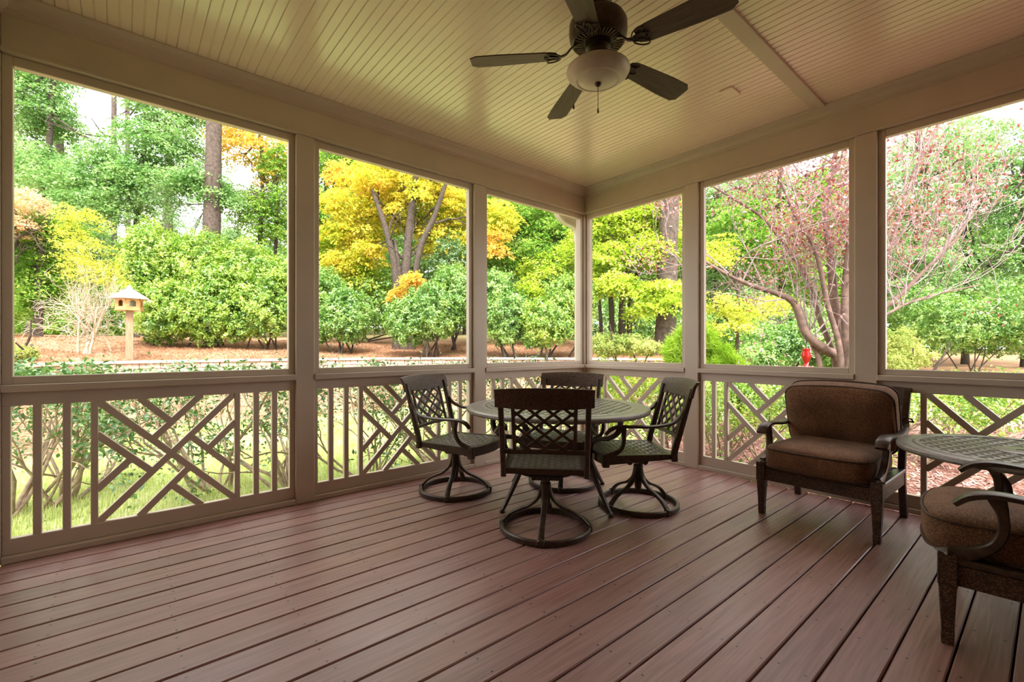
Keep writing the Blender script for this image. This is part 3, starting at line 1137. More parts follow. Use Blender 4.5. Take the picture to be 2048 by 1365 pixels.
def lounge_chair():
    t = thing('lounge_chair', '', 'armchair', group='cushioned lounge chairs')
    hx, fy, by = .318, .295, -.300
    for sx in (-1, 1):
        lg = MB().sweep([(sx * hx, fy, .355), (sx * hx, fy, .30), (sx * hx, fy, .235), (sx * hx, fy, .225), (sx * hx, fy, .05), (sx * hx, fy, .045), (sx * hx, fy, 0)],
                        [.058, .058, .058, .052, .036, .040, .036], [.058, .058, .058, .052, .036, .040, .036], (1, 0, 0), smooth=False, rnd=.12).build('front_leg', WICKER, t)
        MB().lathe([(0, .40 - .03), (.012, .367), (.036, .357), (.041, .352), (0, .352)], 4, (sx * hx, fy, 0)).build('leg_cap', BRONZE, lg)
        bpst = [(sx * hx, by - .055, 0), (sx * hx, by - .03, .12), (sx * hx, by, .30), (sx * hx, by - .02, .45), (sx * hx, by - .085, .65), (sx * hx, by - .165, .84)]
        MB().sweep(bpst, .040, [.034, .040, .046, .044, .040, .034], (1, 0, 0), rnd=.25).build('back_leg', BRONZE, t, True)
        xa = sx * .332
        MB().sweep([(sx * .322, by - .085, .64), (sx * .328, by - .03, .600), (sx * .338, -.18, .580), (xa, -.05, .583), (xa, .08, .597), (xa, .17, .600), (xa, .235, .582), (xa, .275, .548)],
                   [.036, .046, .056, .060, .062, .064, .066, .062], [.028, .024, .022, .022, .022, .024, .026, .022], (1, 0, 0), rnd=.4).build('arm', BRONZE, t, True)
        MB().sweep([(sx * .332, .165, .590), (sx * .330, .150, .535), (sx * .326, .148, .475), (sx * .322, .170, .415), (sx * .320, .225, .370), (sx * .318, .285, .350)],
                   .034, [.052, .032, .030, .033, .044, .056], (1, 0, 0), rnd=.3).build('arm_support', BRONZE, t, True)
        ap = MB().box((sx * hx - .016, by, .235), (sx * hx + .016, fy, .315), .003).build('side_apron', WICKER, t)
        MB().box((sx * hx - .024, by, .315), (sx * hx + .024, fy - .02, .340), .006).build('apron_cap', BRONZE, ap)
    ap = MB().box((-hx, fy - .016, .235), (hx, fy + .016, .315), .003).build('front_apron', WICKER, t)
    MB().box((-hx + .02, fy - .022, .315), (hx - .02, fy + .024, .340), .006).build('apron_cap', BRONZE, ap)
    MB().box((-hx, by - .016, .250), (hx, by + .016, .335), .003).build('back_apron', WICKER, t)
    MB().box((-hx, by, .318), (hx, fy - .02, .330), .002).build('seat_deck', BRONZE, t)
    # crest
    cr = MB()
    P = [(-.335, by - .150, .80), (-.18, by - .172, .805), (0, by - .180, .807), (.18, by - .172, .805), (.335, by - .150, .80)]
    cr.sweep(P, .024, .125, (0, 1, .35), rnd=.15)
    cr.build('crest_rail', WICKER, t, True)
    MB().sweep([(-.318, by - .03, .50), (0, by - .045, .505), (.318, by - .03, .50)], .022, .035, (0, 1, 0)).build('lower_back_rail', BRONZE, t, True)
    for x in (-.19, -.065, .065, .19):
        MB().sweep([(x, by - .045, .50), (x, by - .10, .64), (x, by - .17, .76)], .024, .014, (1, 0, 0)).build('back_slat', BRONZE, t, True)
    # seat cushion
    cm, ol = cushion(.585, .580, .140, .07, .035, .045)
    wrinkle(cm, .0022, 3)
    so = cm.build('seat_cushion', CUSHION, t, True, 80, loc=(0, .055, .332))
    for z in (.014, .130):
        ring = [(x * 1.0, y * 1.0, z) for x, y in ol]
        ring.append(ring[0])
        MB().tube(ring, .0055, 6, False).build('piping', PIPING, so, True)
    # back cushion (built flat, then stood up)
    cm, ol = cushion(.640, .436, .145, .070, .050, .026)
    wrinkle(cm, .004, 8)
    bo = cm.build('back_cushion', CUSHION, t, True, 80)
    for z in (.014, .124):
        ring = [(x * 1.0, y * 1.0, z) for x, y in ol]
        ring.append(ring[0])
        MB().tube(ring, .0055, 6, False).build('piping', PIPING, bo, True)
    bo.location = (0.004, by + .015, .674)
    bo.rotation_euler = (math.radians(90 + 17), 0, math.pi)
    bo.scale = (1, 1, 1)
    for sx in (-1, 1):
        MB().tube([(sx * .29, by - .03, .655), (sx * .325, by - .075, .668), (sx * .352, by - .10, .655), (sx * .362, by - .085, .640), (sx * .335, by - .06, .645)], .006, 6).build('cushion_tie', PIPING, t, True)
    return t


lc0 = lounge_chair()
p = W(2.150, 3.105)
lc0.location = tuple(p); lc0.rotation_euler = (0, 0, yaw_of(-.775, -.632)); lc0['label'] = 'brown cushioned metal armchair facing us before the right railing'
copy_tree(lc0, W(2.112, 1.785), yaw_of(-.70, .71), 'brown cushioned metal armchair in the near right corner, cut off')

# ================================================================== OUTSIDE
RNG = np.random.default_rng(11)
WALL_PX = np.array([-900, -400, 0, 34, 171, 342, 513, 756, 950, 1143, 1333, 1420, 1700, 2600], float)
WALL_DY = np.array([66, 48, 36, 34, 29, 26, 23.5, 21, 20.5, 21, 22.5, 23.5, 26, 30], float)
DROP = .312
LAWN = -.45


def wall_depth(px):
    return DROP * FPX / np.interp(px, WALL_PX, WALL_DY)


def ground_z(x, y):
    x = np.asarray(x, float); y = np.asarray(y, float)
    r = SN * x - CS * y
    f = CS * x + SN * y
    fs = np.maximum(f, .6)
    px = np.clip(1024 + FPX * r / fs, -900, 2600)
    t = fs - wall_depth(px)
    up = np.clip((t + 2.5) / 2.4, 0, 1)
    up = up * up * (3 - 2 * up)
    z = LAWN + up * .88
    z = np.where(t > .1, .74 + .105 * np.clip(t, 0, 6) + .055 * np.clip(t - 6, 0, 45), z)
    bank = z
    # the bed runs out to the right of the wall's end
    k = np.clip((px - 1338) / 110, 0, 1)
    k = k * k * (3 - 2 * k)
    flat = LAWN + .012 * np.clip(fs - 6, 0, 30) + .05 * np.clip(fs - 32, 0, 40)
    z = bank * (1 - k) + flat * k
    z = np.where(f < 1.0, LAWN, z)
    n = .03 * np.sin(x * 2.1 + 1.3 * y) * np.sin(y * 1.7 - .6 * x) + .015 * np.sin(5.3 * x) * np.sin(4.7 * y + 1)
    return z + n * np.where(t > .2, 1.0, .25)


def region(x, y):
    """0 lawn, 1 pine straw, 2 bark mulch, 3 woodland floor"""
    r = SN * x - CS * y
    f = CS * x + SN * y
    fs = np.maximum(f, .6)
    px = np.clip(1024 + FPX * r / fs, -900, 2600)
    t = fs - wall_depth(px)
    wob = .25 * np.sin(x * 1.3) + .2 * np.sin(y * 1.9 + 1)
    out = np.zeros(np.shape(x), int)
    out = np.where((t > -2.35 + wob * .6) & (px < 1375), 1, out)
    out = np.where((px >= 1375) & (f > 13 + wob), 0, out)
    out = np.where((px >= 1700) & (f > 15 + wob), 1, out)
    out = np.where((x > XW + .1) & (y < 4.6 + wob) & (x < 13.5 + wob * 2), 2, out)
    out = np.where((fs > 23) & (px < 1700), 3, out)
    out = np.where(fs > 42, 3, out)
    return out


def grid_axis(a, b, c, d, n1, n2, n3):
    return np.concatenate([np.linspace(a, b, n1, endpoint=False), np.linspace(b, c, n2, endpoint=False), np.linspace(c, d, n3)])


def ground_material(name, cols, scale, stretch=None, rough=.95, bs=.6, scale2=1.5, tint=None):
    m, nt, b, _ = new_mat(name)
    n1 = noise(nt, scale, 6, 'Object', stretch, .7)
    c = ramp(nt, n1, cols)
    n2 = noise(nt, scale2, 3)
    sh = ramp(nt, n2, [(.35, (.82, .82, .82)), (.7, (1.1, 1.1, 1.1))])
    c = mixc(nt, 1.0, c, sh, 'MULTIPLY')
    nt.links.new(c, b.inputs['Base Color'])
    b.inputs['Roughness'].default_value = rough
    b.inputs['Specular IOR Level'].default_value = .2
    bump(nt, b, n1, bs, .03)
    return m


G_LAWN = ground_material('lawn_ground', [(.3, (.26, .33, .12)), (.55, (.44, .50, .22)), (.8, (.60, .62, .36))], 9)
G_STRAW = ground_material('pine_straw', [(.3, (.24, .11, .06)), (.5, (.42, .23, .14)), (.72, (.56, .36, .24))], 26, (1, 1, 1))
G_MULCH = ground_material('bark_mulch', [(.3, (.10, .045, .035)), (.5, (.25, .12, .095)), (.72, (.42, .24, .20))], 30)
G_WOOD = ground_material('leaf_litter', [(.3, (.13, .10, .05)), (.5, (.25, .20, .09)), (.75, (.38, .30, .15))], 10)
gx = grid_axis(-40, -6, 22, 75, 34, 170, 40)
gy = grid_axis(-30, -4, 24, 75, 20, 170, 40)
GX, GY = np.meshgrid(gx, gy, indexing='ij')
GZ = ground_z(GX, GY)
nX, nY = GX.shape
ids = np.arange(nX * nY).reshape(nX, nY)
quads = np.stack([ids[:-1, :-1], ids[1:, :-1], ids[1:, 1:], ids[:-1, 1:]], -1).reshape(-1, 4)
cxm = (GX[:-1, :-1] + GX[1:, 1:]).ravel() / 2
cym = (GY[:-1, :-1] + GY[1:, 1:]).ravel() / 2
reg = region(cxm, cym)
GV = np.stack([GX, GY, GZ], -1).reshape(-1, 3)
for k, (nm, mat, lab, cat) in enumerate((('lawn', G_LAWN, 'bright green lawn below the porch railing', 'lawn'),
                                         ('pine_straw_bed', G_STRAW, 'orange pine straw bed sloping up under the hedge', 'ground'),
                                         ('mulch_bed', G_MULCH, 'reddish bark mulch bed outside the right railing', 'ground'),
                                         ('woodland_floor', G_WOOD, 'shaded leaf litter floor under the woods', 'ground'))):
    q = quads[reg == k]
    used, inv = np.unique(q, return_inverse=True)
    o = put(nm, np_mesh(nm, GV[used], inv.reshape(-1, 4), mat))
    o.data.polygons.foreach_set('use_smooth', [True] * len(o.data.polygons))
    tag(o, lab, cat, kind='structure')


# ---- retaining wall: blocks and caps
def wall_pt(px):
    f = float(wall_depth(px))
    return W((px - 1024) / FPX * f, f)


rw = thing('retaining_wall', 'low pale capped block retaining wall edging the pine straw bed', 'wall')
poly = [wall_pt(p_) for p_ in np.linspace(-120, 1333, 400)]
seg = np.array(poly)
dist = np.concatenate([[0], np.cumsum(np.linalg.norm(np.diff(seg, axis=0), axis=1))])
BLK = .40
bmes = [MB().box((-BLK / 2 + .004, -.13, -.065), (BLK / 2 - .004, .13, .065), .012).mesh('wall_block', STONE) for _ in range(1)][0]
cmes = MB().box((-BLK / 2 + .002, -.17, -.03), (BLK / 2 - .002, .17, .03), .008).mesh('cap_stone', CAPST)
nblk = int(dist[-1] / BLK)
rb = random.Random(3)
for row in range(4):
    for i in range(nblk):
        s_ = (i + .5 + (.5 if row % 2 else 0)) * BLK
        if s_ > dist[-1]:
            continue
        a = np.array([np.interp(s_ - .05, dist, seg[:, 0]), np.interp(s_ - .05, dist, seg[:, 1])])
        b = np.array([np.interp(s_ + .05, dist, seg[:, 0]), np.interp(s_ + .05, dist, seg[:, 1])])
        m_ = (a + b) / 2
        ang = math.atan2(b[1] - a[1], b[0] - a[0])
        top = EYE - DROP
        if row == 3:
            put('cap_stone', cmes, rw, (m_[0], m_[1], top - .03), ang + rb.uniform(-.02, .02))
        else:
            put('wall_block', bmes, rw, (m_[0] + rb.uniform(-.01, .01), m_[1] + rb.uniform(-.01, .01), top - .06 - .065 - .132 * row), ang)


# ---- scatter: grass, straw, mulch
def blades(px0, px1, f0, f1, n, reg_id, L, wd, lean, mat, name, label, cat, lift=0.0):
    r = np.random.default_rng(hash(name) % 1000 if False else len(name) * 7)
    f = np.sqrt(r.uniform(f0 ** 2, f1 ** 2, n))
    px = r.uniform(px0, px1, n)
    rr = (px - 1024) / FPX * f
    x = SN * rr + CS * f; y = -CS * rr + SN * f
    ok = (region(x, y) == reg_id) & ~((x > XH - .2) & (x < XW + .2) & (y < YW + .2))
    x, y = x[ok], y[ok]
    n = len(x)
    z = ground_z(x, y) + lift
    a = r.uniform(0, 2 * math.pi, n)
    l = L * r.uniform(.5, 1.3, n)
    ln = r.uniform(lean[0], lean[1], n)
    d = np.stack([np.cos(a) * np.sin(ln), np.sin(a) * np.sin(ln), np.cos(ln)], -1)
    s = np.stack([-np.sin(a), np.cos(a), np.zeros(n)], -1)
    p = np.stack([x, y, z], -1)
    ww = wd * r.uniform(.6, 1.4, n)[:, None]
    V = np.stack([p - s * ww / 2, p + s * ww / 2, p + d * l[:, None]], 1).reshape(-1, 3)
    o = put(name, np_mesh(name, V, np.arange(3 * n).reshape(-1, 3), mat))
    return tag(o, label, cat, kind='stuff')


L_GRASS = leaf_material('grass_blade', [(.1, (.32, .40, .12)), (.4, (.50, .58, .22)), (.7, (.66, .70, .36)), (.95, (.82, .82, .58))], trans=.4)
L_STRAW = leaf_material('straw_needle', [(.1, (.22, .10, .05)), (.4, (.42, .23, .13)), (.7, (.58, .37, .24)), (.95, (.72, .56, .43))], trans=.1)
L_CHIP = leaf_material('bark_chip', [(.1, (.11, .05, .04)), (.4, (.27, .13, .11)), (.7, (.46, .27, .24)), (.95, (.62, .44, .40))], trans=0.0)
blades(-150, 1350, 3.0, 11.5, 150000, 0, .075, .011, (0, .7), L_GRASS, 'grass_blades', 'short bright grass growing below the left railing', 'grass')
blades(-100, 1400, 6.5, 19, 120000, 1, .20, .012, (1.15, 1.5), L_STRAW, 'straw_needles', 'loose orange pine needles covering the raised bed', 'pine straw', .01)
blades(1180, 2400, 3.2, 12, 45000, 2, .06, .028, (1.1, 1.5), L_CHIP, 'bark_chips', 'loose reddish bark chips on the mulch bed', 'mulch', .008)


# ---- leaves
def unit(a):
    return a / (np.linalg.norm(a, axis=-1, keepdims=True) + 1e-9)


def leaf_geom(P, N, D, L, Wd, fold=.22):
    N = unit(N)
    D = unit(D - (D * N).sum(-1, keepdims=True) * N)
    S = np.cross(N, D)
    L = L[:, None]; Wd = Wd[:, None]
    base = P - D * L * .5
    tip = P + D * L * .5 - N * L * .12
    mid = P - D * L * .05
    v1 = mid + S * Wd * .5 + N * Wd * fold
    v2 = mid - S * Wd * .5 + N * Wd * fold
    n = len(P)
    V = np.stack([base, v1, tip, v2], 1).reshape(-1, 3)
    i = np.arange(n)[:, None] * 4
    F = np.concatenate([i + np.array([[0, 1, 2]]), i + np.array([[0, 2, 3]])], 1).reshape(-1, 3)
    return V, F


def ball(r, n, shell=2.2):
    d = unit(r.normal(size=(n, 3)))
    return d * (r.uniform(0, 1, n) ** (1 / shell))[:, None]


def clump(r, P, wave=1.1, n=7):
    """lumpy field used to open gaps in a crown"""
    v = np.zeros(len(P))
    for _ in range(n):
        k = unit(r.normal(size=3)) * 2 * math.pi / (wave * r.uniform(.6, 1.7))
        v += np.sin(P @ k + r.uniform(0, 6.28))
    return v / math.sqrt(n)


def spray_leaves(r, blobs, nsp, per, L, sr, droop=.5, ratio=.62, shell=2.6, flat=.10, jit=.5):
    """horizontal sprays of leaves hung through ellipsoid blobs [(centre, radii), ...]"""
    vol = np.array([b[1][0] * b[1][2] for b in blobs])
    cnt = np.maximum(2, (nsp * 1.9 * vol / vol.sum()).astype(int))
    C = []; O = []
    for (c, rad), k in zip(blobs, cnt):
        u = ball(r, k, shell)
        C.append(np.asarray(c) + u * np.asarray(rad))
        O.append(u)
    C = np.concatenate(C); O = np.concatenate(O)
    size = float(np.median([b[1][0] for b in blobs]))
    v = clump(r, C * np.array([1, 1, 1.9]), max(.7, size * .8))
    ok = v > np.quantile(v, .44)
    C, O = C[ok] + r.normal(size=(int(ok.sum()), 3)) * size * .10, O[ok]
    m = len(C)
    up = np.array([0, 0, 1.0])
    n0 = unit(up * 1.0 + O * np.array([1, 1, .3]) * droop + r.normal(size=(m, 3)) * .28)
    a = unit(np.cross(n0, np.tile([.3, .9, .1], (m, 1))))
    b = np.cross(n0, a)
    th = r.uniform(0, 2 * math.pi, (m, per))
    ra = np.sqrt(r.uniform(0.02, 1, (m, per))) * sr * r.uniform(.7, 1.3, (m, 1))
    off = a[:, None] * (np.cos(th) * ra)[..., None] + b[:, None] * (np.sin(th) * ra)[..., None] + n0[:, None] * (r.normal(size=(m, per)) * flat * sr)[..., None]
    off[..., 2] -= (ra ** 2) / sr * .25
    P = (C[:, None] + off).reshape(-1, 3)
    N = (n0[:, None] + r.normal(size=(m, per, 3)) * jit).reshape(-1, 3)
    D = (off + r.normal(size=(m, per, 3)) * sr * .35).reshape(-1, 3)
    k = len(P)
    Ls = L * .86 * r.uniform(.6, 1.3, k)
    return leaf_geom(P, N, D, Ls, Ls * ratio)


def shell_leaves(r, blobs, n, L, ratio=.55, shell=4.5, lump=.16, per=13):
    """shrub foliage: rosettes of leaves at shoot tips crowding the outside of lumpy blobs"""
    vol = np.array([b[1][0] * b[1][2] for b in blobs])
    cnt = np.maximum(2, (n / per * vol / vol.sum()).astype(int))
    P = []; O = []
    for (c, rad), k in zip(blobs, cnt):
        u = ball(r, k, shell)
        d = unit(u)
        lumps = unit(r.normal(size=(34, 3)))
        dots = d @ lumps.T
        bumpv = np.clip((dots.max(1) - .80) / .20, 0, 1)
        s = 1 - lump + lump * 1.7 * bumpv + r.normal(size=k) * .05
        P.append(np.asarray(c) + u * s[:, None] * np.asarray(rad))
        O.append(d)
    C = np.concatenate(P); O = np.concatenate(O)
    v = clump(r, C, L * 6)
    ok = v > np.quantile(v, .15)
    C, O = C[ok], O[ok]
    m = len(C)
    ax = unit(O + np.array([0, 0, .6]) + r.normal(size=(m, 3)) * .45)
    d = unit(r.normal(size=(m, per, 3)) + ax[:, None] * .75)
    P = (C[:, None] + d * L * r.uniform(.35, 1.25, (m, per, 1)) - ax[:, None] * L * r.uniform(0, 1.6, (m, per, 1))).reshape(-1, 3)
    D = d.reshape(-1, 3)
    k = len(P)
    N = np.repeat(ax, per, 0) + r.normal(size=(k, 3)) * .45
    Ls = L * r.uniform(.6, 1.25, k)
    return leaf_geom(P, N, D, Ls, Ls * ratio)


def add_foliage(root, V, F, mat, name='foliage'):
    o = put(name, np_mesh(name, V, F, mat), root)
    o['kind'] = 'stuff'
    return o


def curve_pts(P, n=8):
    P = np.array(P, float)
    m = len(P)
    Q = np.vstack([2 * P[0] - P[1], P, 2 * P[-1] - P[-2]])
    out = []
    for i in range(m - 1):
        p0, p1, p2, p3 = Q[i], Q[i + 1], Q[i + 2], Q[i + 3]
        for t in np.linspace(0, 1, n, endpoint=False):
            out.append(.5 * ((2 * p1) + (-p0 + p2) * t + (2 * p0 - 5 * p1 + 4 * p2 - p3) * t * t + (-p0 + 3 * p1 - 3 * p2 + p3) * t ** 3))
    out.append(P[-1])
    return np.array(out)


def grow(r, mb, p, d, L, rad, lev, tips, kids=3, spread=.7, up=.25, nseg=5, wob=.18, shrink=.62, sides=5, maxr=None):
    """recursive branch; draws into mb, collects tips"""
    P = [np.array(p, float)]
    d = unit(np.array(d, float))
    for i in range(nseg):
        d = unit(d + r.normal(size=3) * wob + np.array([0, 0, up * .25]))
        P.append(P[-1] + d * L / nseg)
    R = np.linspace(rad, rad * .55, nseg + 1)
    mb.tube(P, R, sides if lev > 0 else 4, False)
    if lev == 0:
        tips.append((P[-1], d))
        tips.append((P[-3], d))
        return
    for k in range(kids):
        j = int(r.integers(max(1, nseg // 2), nseg + 1)) if k else nseg
        nd = unit(d + r.normal(size=3) * spread + np.array([0, 0, up]))
        grow(r, mb, P[j], nd, L * shrink * r.uniform(.75, 1.25), max(.004, R[j] * .68), lev - 1, tips, kids, spread, up, nseg, wob, shrink, sides)


def blob(px, py, f, rx, ry, rd=None):
    """crown lobe seen at a photo position: centre at depth f, radii rx, ry in photo pixels, rd metres in depth"""
    c = U(px, py, f)
    a = rx * f / FPX
    h = ry * f / FPX
    return (c, (a if rd is None else (a + rd) / 2, a if rd is None else (a + rd) / 2, h))


def gpt(px, f, sink=.05):
    p = W((px - 1024) / FPX * f, f)
    return np.array([p[0], p[1], float(ground_z(p[0], p[1])) - sink])


def trunk_line(px0, f, pts, r0, r1, mat, root, sides=10, name='trunk'):
    """trunk rising through photo positions pts at depth f"""
    P = [gpt(px0, f, .15)] + [U(x, y, f) for x, y in pts]
    C_ = curve_pts(P, 5)
    t = np.linspace(0, 1, len(C_))
    R = r0 + (r1 - r0) * t
    R[0] *= 1.35
    jit = 1 + .04 * np.sin(np.arange(len(C_)) * 2.3)
    m_ = MB().tube(C_, R * jit, sides)
    m_.build(name, mat, root, True, 80)
    return C_


def limbs(r, root, starts, L, rad, lev, kids, spread, up, mat, name='branches', wob=.2, shrink=.62):
    mb = MB(); tips = []
    for p, d in starts:
        grow(r, mb, p, d, L, rad, lev, tips, kids, spread, up, wob=wob, shrink=shrink)
    o = mb.build(name, mat, root, True, 80)
    return tips


def tree(name, label, px0, f, trunks, blobs, mat, nsp, per, L, sr, group, bark=BARK, droop=.5, nbranch=7, shell=2.6, extra=None, ratio=.62, seed=1, blen=None):
    r = np.random.default_rng(seed)
    g = gpt(px0, f)
    root = thing(name, label, 'tree', (0, 0, 0), group=group)
    lines = []
    for (dx_, pts, r0, r1) in trunks:
        lines.append(trunk_line(px0 + dx_, f, pts, r0, r1, bark, root))
    starts = []
    if nbranch and lines:
        for k in range(nbranch):
            C_ = lines[k % len(lines)]
            j = int(len(C_) * r.uniform(.45, .98))
            j = min(j, len(C_) - 1)
            b = blobs[int(r.integers(len(blobs)))]
            d = unit(np.asarray(b[0]) - C_[j] + np.array([0, 0, .3]))
            starts.append((C_[j], d))
        ln = blen or max(1.2, float(np.mean([b[1][0] for b in blobs])) * 1.4)
        limbs(r, root, starts, ln, .055 * f / 19, 2, 3, .55, .12, bark)
    V, F = spray_leaves(r, blobs, nsp, per, L, sr, droop, ratio, shell)
    add_foliage(root, V, F, mat)
    if extra:
        for (bl, mt, ns, pr) in extra:
            V, F = spray_leaves(r, bl, ns, pr, L, sr, droop, ratio, shell)
            add_foliage(root, V, F, mt)
    return root


G1 = 'woodland trees beyond the hedge'
# --- window one: tall pines and cool green maples
def pine(label, px, f, y_top, rad, lean=0, seed=1, blobs=None, n=0):
    root = thing('pine_tree', label, 'tree', group='tall pine trunks')
    tp = [(px + lean * .3, 480), (px + lean * .7, 300), (px + lean, y_top)]
    C_ = trunk_line(px, f, tp, rad, rad * .72, PINEBARK, root, 12)
    r = np.random.default_rng(seed)
    if blobs:
        st = [(C_[min(len(C_) - 1, int(len(C_) * r.uniform(.3, .95)))], unit(np.asarray(b[0]) - C_[len(C_) // 2])) for b in blobs]
        limbs(r, root, st, 1.6, .03, 1, 3, .6, 0, PINEBARK)
        V, F = spray_leaves(r, blobs, n, 40, .16, .35, .3, .12, 2.4, .5, 1.2)
        add_foliage(root, V, F, L_PINE, 'needles')
    return root


pine('thickest pine trunk rising behind the hedge near the first post', 420, 19.5, 60, .37, 10, 2,
     [blob(330, 400, 19.5, 45, 30), blob(370, 440, 19.5, 40, 25), blob(440, 340, 20, 30, 25)], 90)
pine('slimmer pine trunk left of the thickest one', 338, 25, 60, .22, -2, 3)
pine('leaning dark pine trunk near the upper left corner', 150, 24, 60, .20, -42, 4)
pine('thin distant pine trunk seen against bright sky gap', 228, 32, 40, .19, 0, 5)
pine('thin distant pine trunk right of the sky gap', 258, 36, 40, .19, -4, 6)
pine('pine trunk with rough bark right of the porch corner', 1330, 14.5, 250, .33, 22, 7)
pine('dark pine trunk half hidden in the third opening', 1028, 26, 250, .33, 0, 8)

tree('maple_tree', 'cool green maple crowding the top of the far left opening', 60, 21, [(0, [(75, 500), (95, 330), (110, 120)], .17, .10)],
     [blob(60, 210, 21, 70, 60), blob(75, 330, 20.5, 75, 40), blob(150, 370, 20, 80, 42), blob(40, 120, 21, 90, 60), blob(120, 250, 22, 45, 40)],
     L_COOL, 620, 46, .15, .55, G1, seed=21)
tree('maple_tree', 'cool green maple layered in front of the pines', 270, 20.5, [(0, [(270, 500), (285, 330), (300, 150)], .15, .09)],
     [blob(235, 330, 20, 70, 38), blob(320, 290, 20.5, 85, 45), blob(300, 370, 20, 80, 35), blob(210, 410, 19.5, 80, 30), blob(390, 360, 20, 55, 28), blob(340, 225, 21, 70, 35), blob(440, 390, 20, 40, 25)],
     L_COOL, 760, 46, .15, .52, G1, seed=22)
tree('maple_tree', 'sparse maple with orange tinged top beside the first post', 520, 22, [(0, [(520, 480), (525, 380), (520, 180)], .12, .07), (25, [(552, 470), (556, 300)], .09, .06)],
     [blob(530, 450, 21.5, 50, 40), blob(500, 400, 22, 45, 30), blob(545, 400, 21.5, 45, 35), blob(560, 330, 22, 40, 40)],
     L_GREEN, 260, 40, .14, .45, G1, seed=23,
     extra=[([blob(510, 295, 22, 75, 42), blob(480, 250, 22, 60, 40), blob(540, 350, 22, 30, 18)], L_ORANGE, 210, 40)])
tree('woodland_tree', 'deep green tree low at the left edge behind bare twigs', 72, 17, [(4, [(77, 600), (80, 480)], .14, .10)],
     [blob(45, 480, 17, 55, 70), blob(90, 560, 17.5, 60, 60), blob(40, 600, 17, 45, 60), blob(110, 470, 17.5, 50, 40)],
     L_GREEN, 420, 46, .12, .40, G1, seed=24)
tree('woodland_tree', 'salmon tinted small tree at the left picture edge', 20, 16, [(0, [(22, 560), (28, 420)], .07, .05)],
     [blob(35, 400, 16, 45, 26), blob(30, 450, 16, 30, 22)], L_SALMON, 70, 40, .11, .36, G1, seed=25)

# --- window two and three: yellow maple
tree('maple_tree', 'big bright yellow maple with several dark stems', 800, 17.0,
     [(-5, [(792, 560), (775, 470), (745, 380)], .17, .08), (10, [(812, 540), (822, 430), (838, 300)], .21, .10), (22, [(835, 520), (870, 430), (900, 340)], .14, .07), (0, [(800, 560), (790, 480)], .10, .06)],
     [blob(690, 410, 18.2, 65, 34), blob(760, 365, 18, 75, 36), blob(845, 375, 18, 80, 40), blob(915, 415, 18.5, 55, 38), blob(710, 470, 18.4, 62, 26), blob(800, 430, 18.6, 70, 28),
      blob(885, 480, 18.2, 55, 26), blob(690, 525, 18, 50, 24), blob(820, 318, 19, 100, 32), blob(990, 440, 18, 36, 40), blob(910, 350, 19, 60, 30), blob(740, 500, 17.8, 36, 16)],
     L_YELLOW, 1000, 44, .15, .42, G1, seed=31, nbranch=14,
     extra=[([blob(840, 565, 16.2, 40, 28), blob(905, 540, 17.2, 32, 16), blob(985, 490, 17.5, 30, 24), blob(805, 590, 16.4, 18, 14), blob(700, 345, 19, 50, 18)], L_ORANGE, 130, 44),
            ([blob(760, 330, 19.5, 60, 24), blob(660, 470, 18.5, 36, 24), blob(930, 500, 18.5, 30, 26), blob(860, 440, 19, 60, 24), blob(720, 560, 18.5, 50, 24)], L_LIME, 260, 44)])
tree('maple_tree', 'green and yellow tree between first and second posts', 650, 24, [(0, [(655, 480), (650, 300)], .16, .10)],
     [blob(660, 330, 24, 60, 45), blob(640, 420, 24, 50, 40), blob(700, 300, 25, 70, 35), blob(640, 500, 23, 45, 40), blob(760, 300, 26, 60, 30)],
     L_GREEN, 420, 42, .16, .5, G1, seed=32)
tree('maple_tree', 'yellow green tree filling the third opening', 1065, 20, [(0, [(1060, 560), (1050, 470), (1070, 360)], .13, .08), (40, [(1100, 540), (1120, 420)], .10, .06)],
     [blob(1010, 420, 20, 60, 40), blob(1080, 440, 20, 70, 45), blob(1130, 480, 20, 50, 45), blob(1050, 510, 19.5, 70, 40), blob(1140, 420, 20.5, 60, 40), blob(1000, 530, 20, 45, 35)],
     L_GREEN, 700, 46, .14, .45, G1, seed=33,
     extra=[([blob(1090, 540, 18.5, 55, 28), blob(1140, 510, 18.5, 40, 26), blob(1060, 590, 17.5, 26, 40)], L_LIME, 190, 44)])
tree('maple_tree', 'lime maple with forked stems right of the corner post', 1245, 15.5,
     [(-20, [(1222, 600), (1215, 520), (1222, 430)], .10, .06), (0, [(1245, 600), (1258, 520), (1240, 420)], .13, .07), (14, [(1262, 590), (1285, 520), (1320, 440)], .10, .05), (-40, [(1200, 620), (1190, 540)], .07, .05)],
     [blob(1230, 440, 15.5, 55, 42), blob(1300, 430, 15.5, 60, 38), blob(1215, 520, 15, 45, 32), blob(1285, 500, 15, 60, 35), blob(1320, 590, 14, 50, 30), blob(1230, 570, 14.5, 45, 24), blob(1350, 500, 15.5, 40, 36), blob(1290, 620, 14, 35, 14), blob(1180, 470, 16, 40, 50)],
     L_LIME, 760, 46, .125, .38, G1, seed=34, nbranch=10)
tree('maple_tree', 'yellow green understory tree seen through the plum branches', 1475, 15, [(0, [(1475, 640), (1480, 540)], .07, .05)],
     [blob(1440, 610, 15, 50, 26), blob(1500, 625, 14.5, 60, 22), blob(1455, 655, 14.5, 45, 18), blob(1540, 600, 15, 45, 22), blob(1430, 510, 16, 40, 40)],
     L_SHRUBY, 150, 40, .105, .32, G1, seed=35)

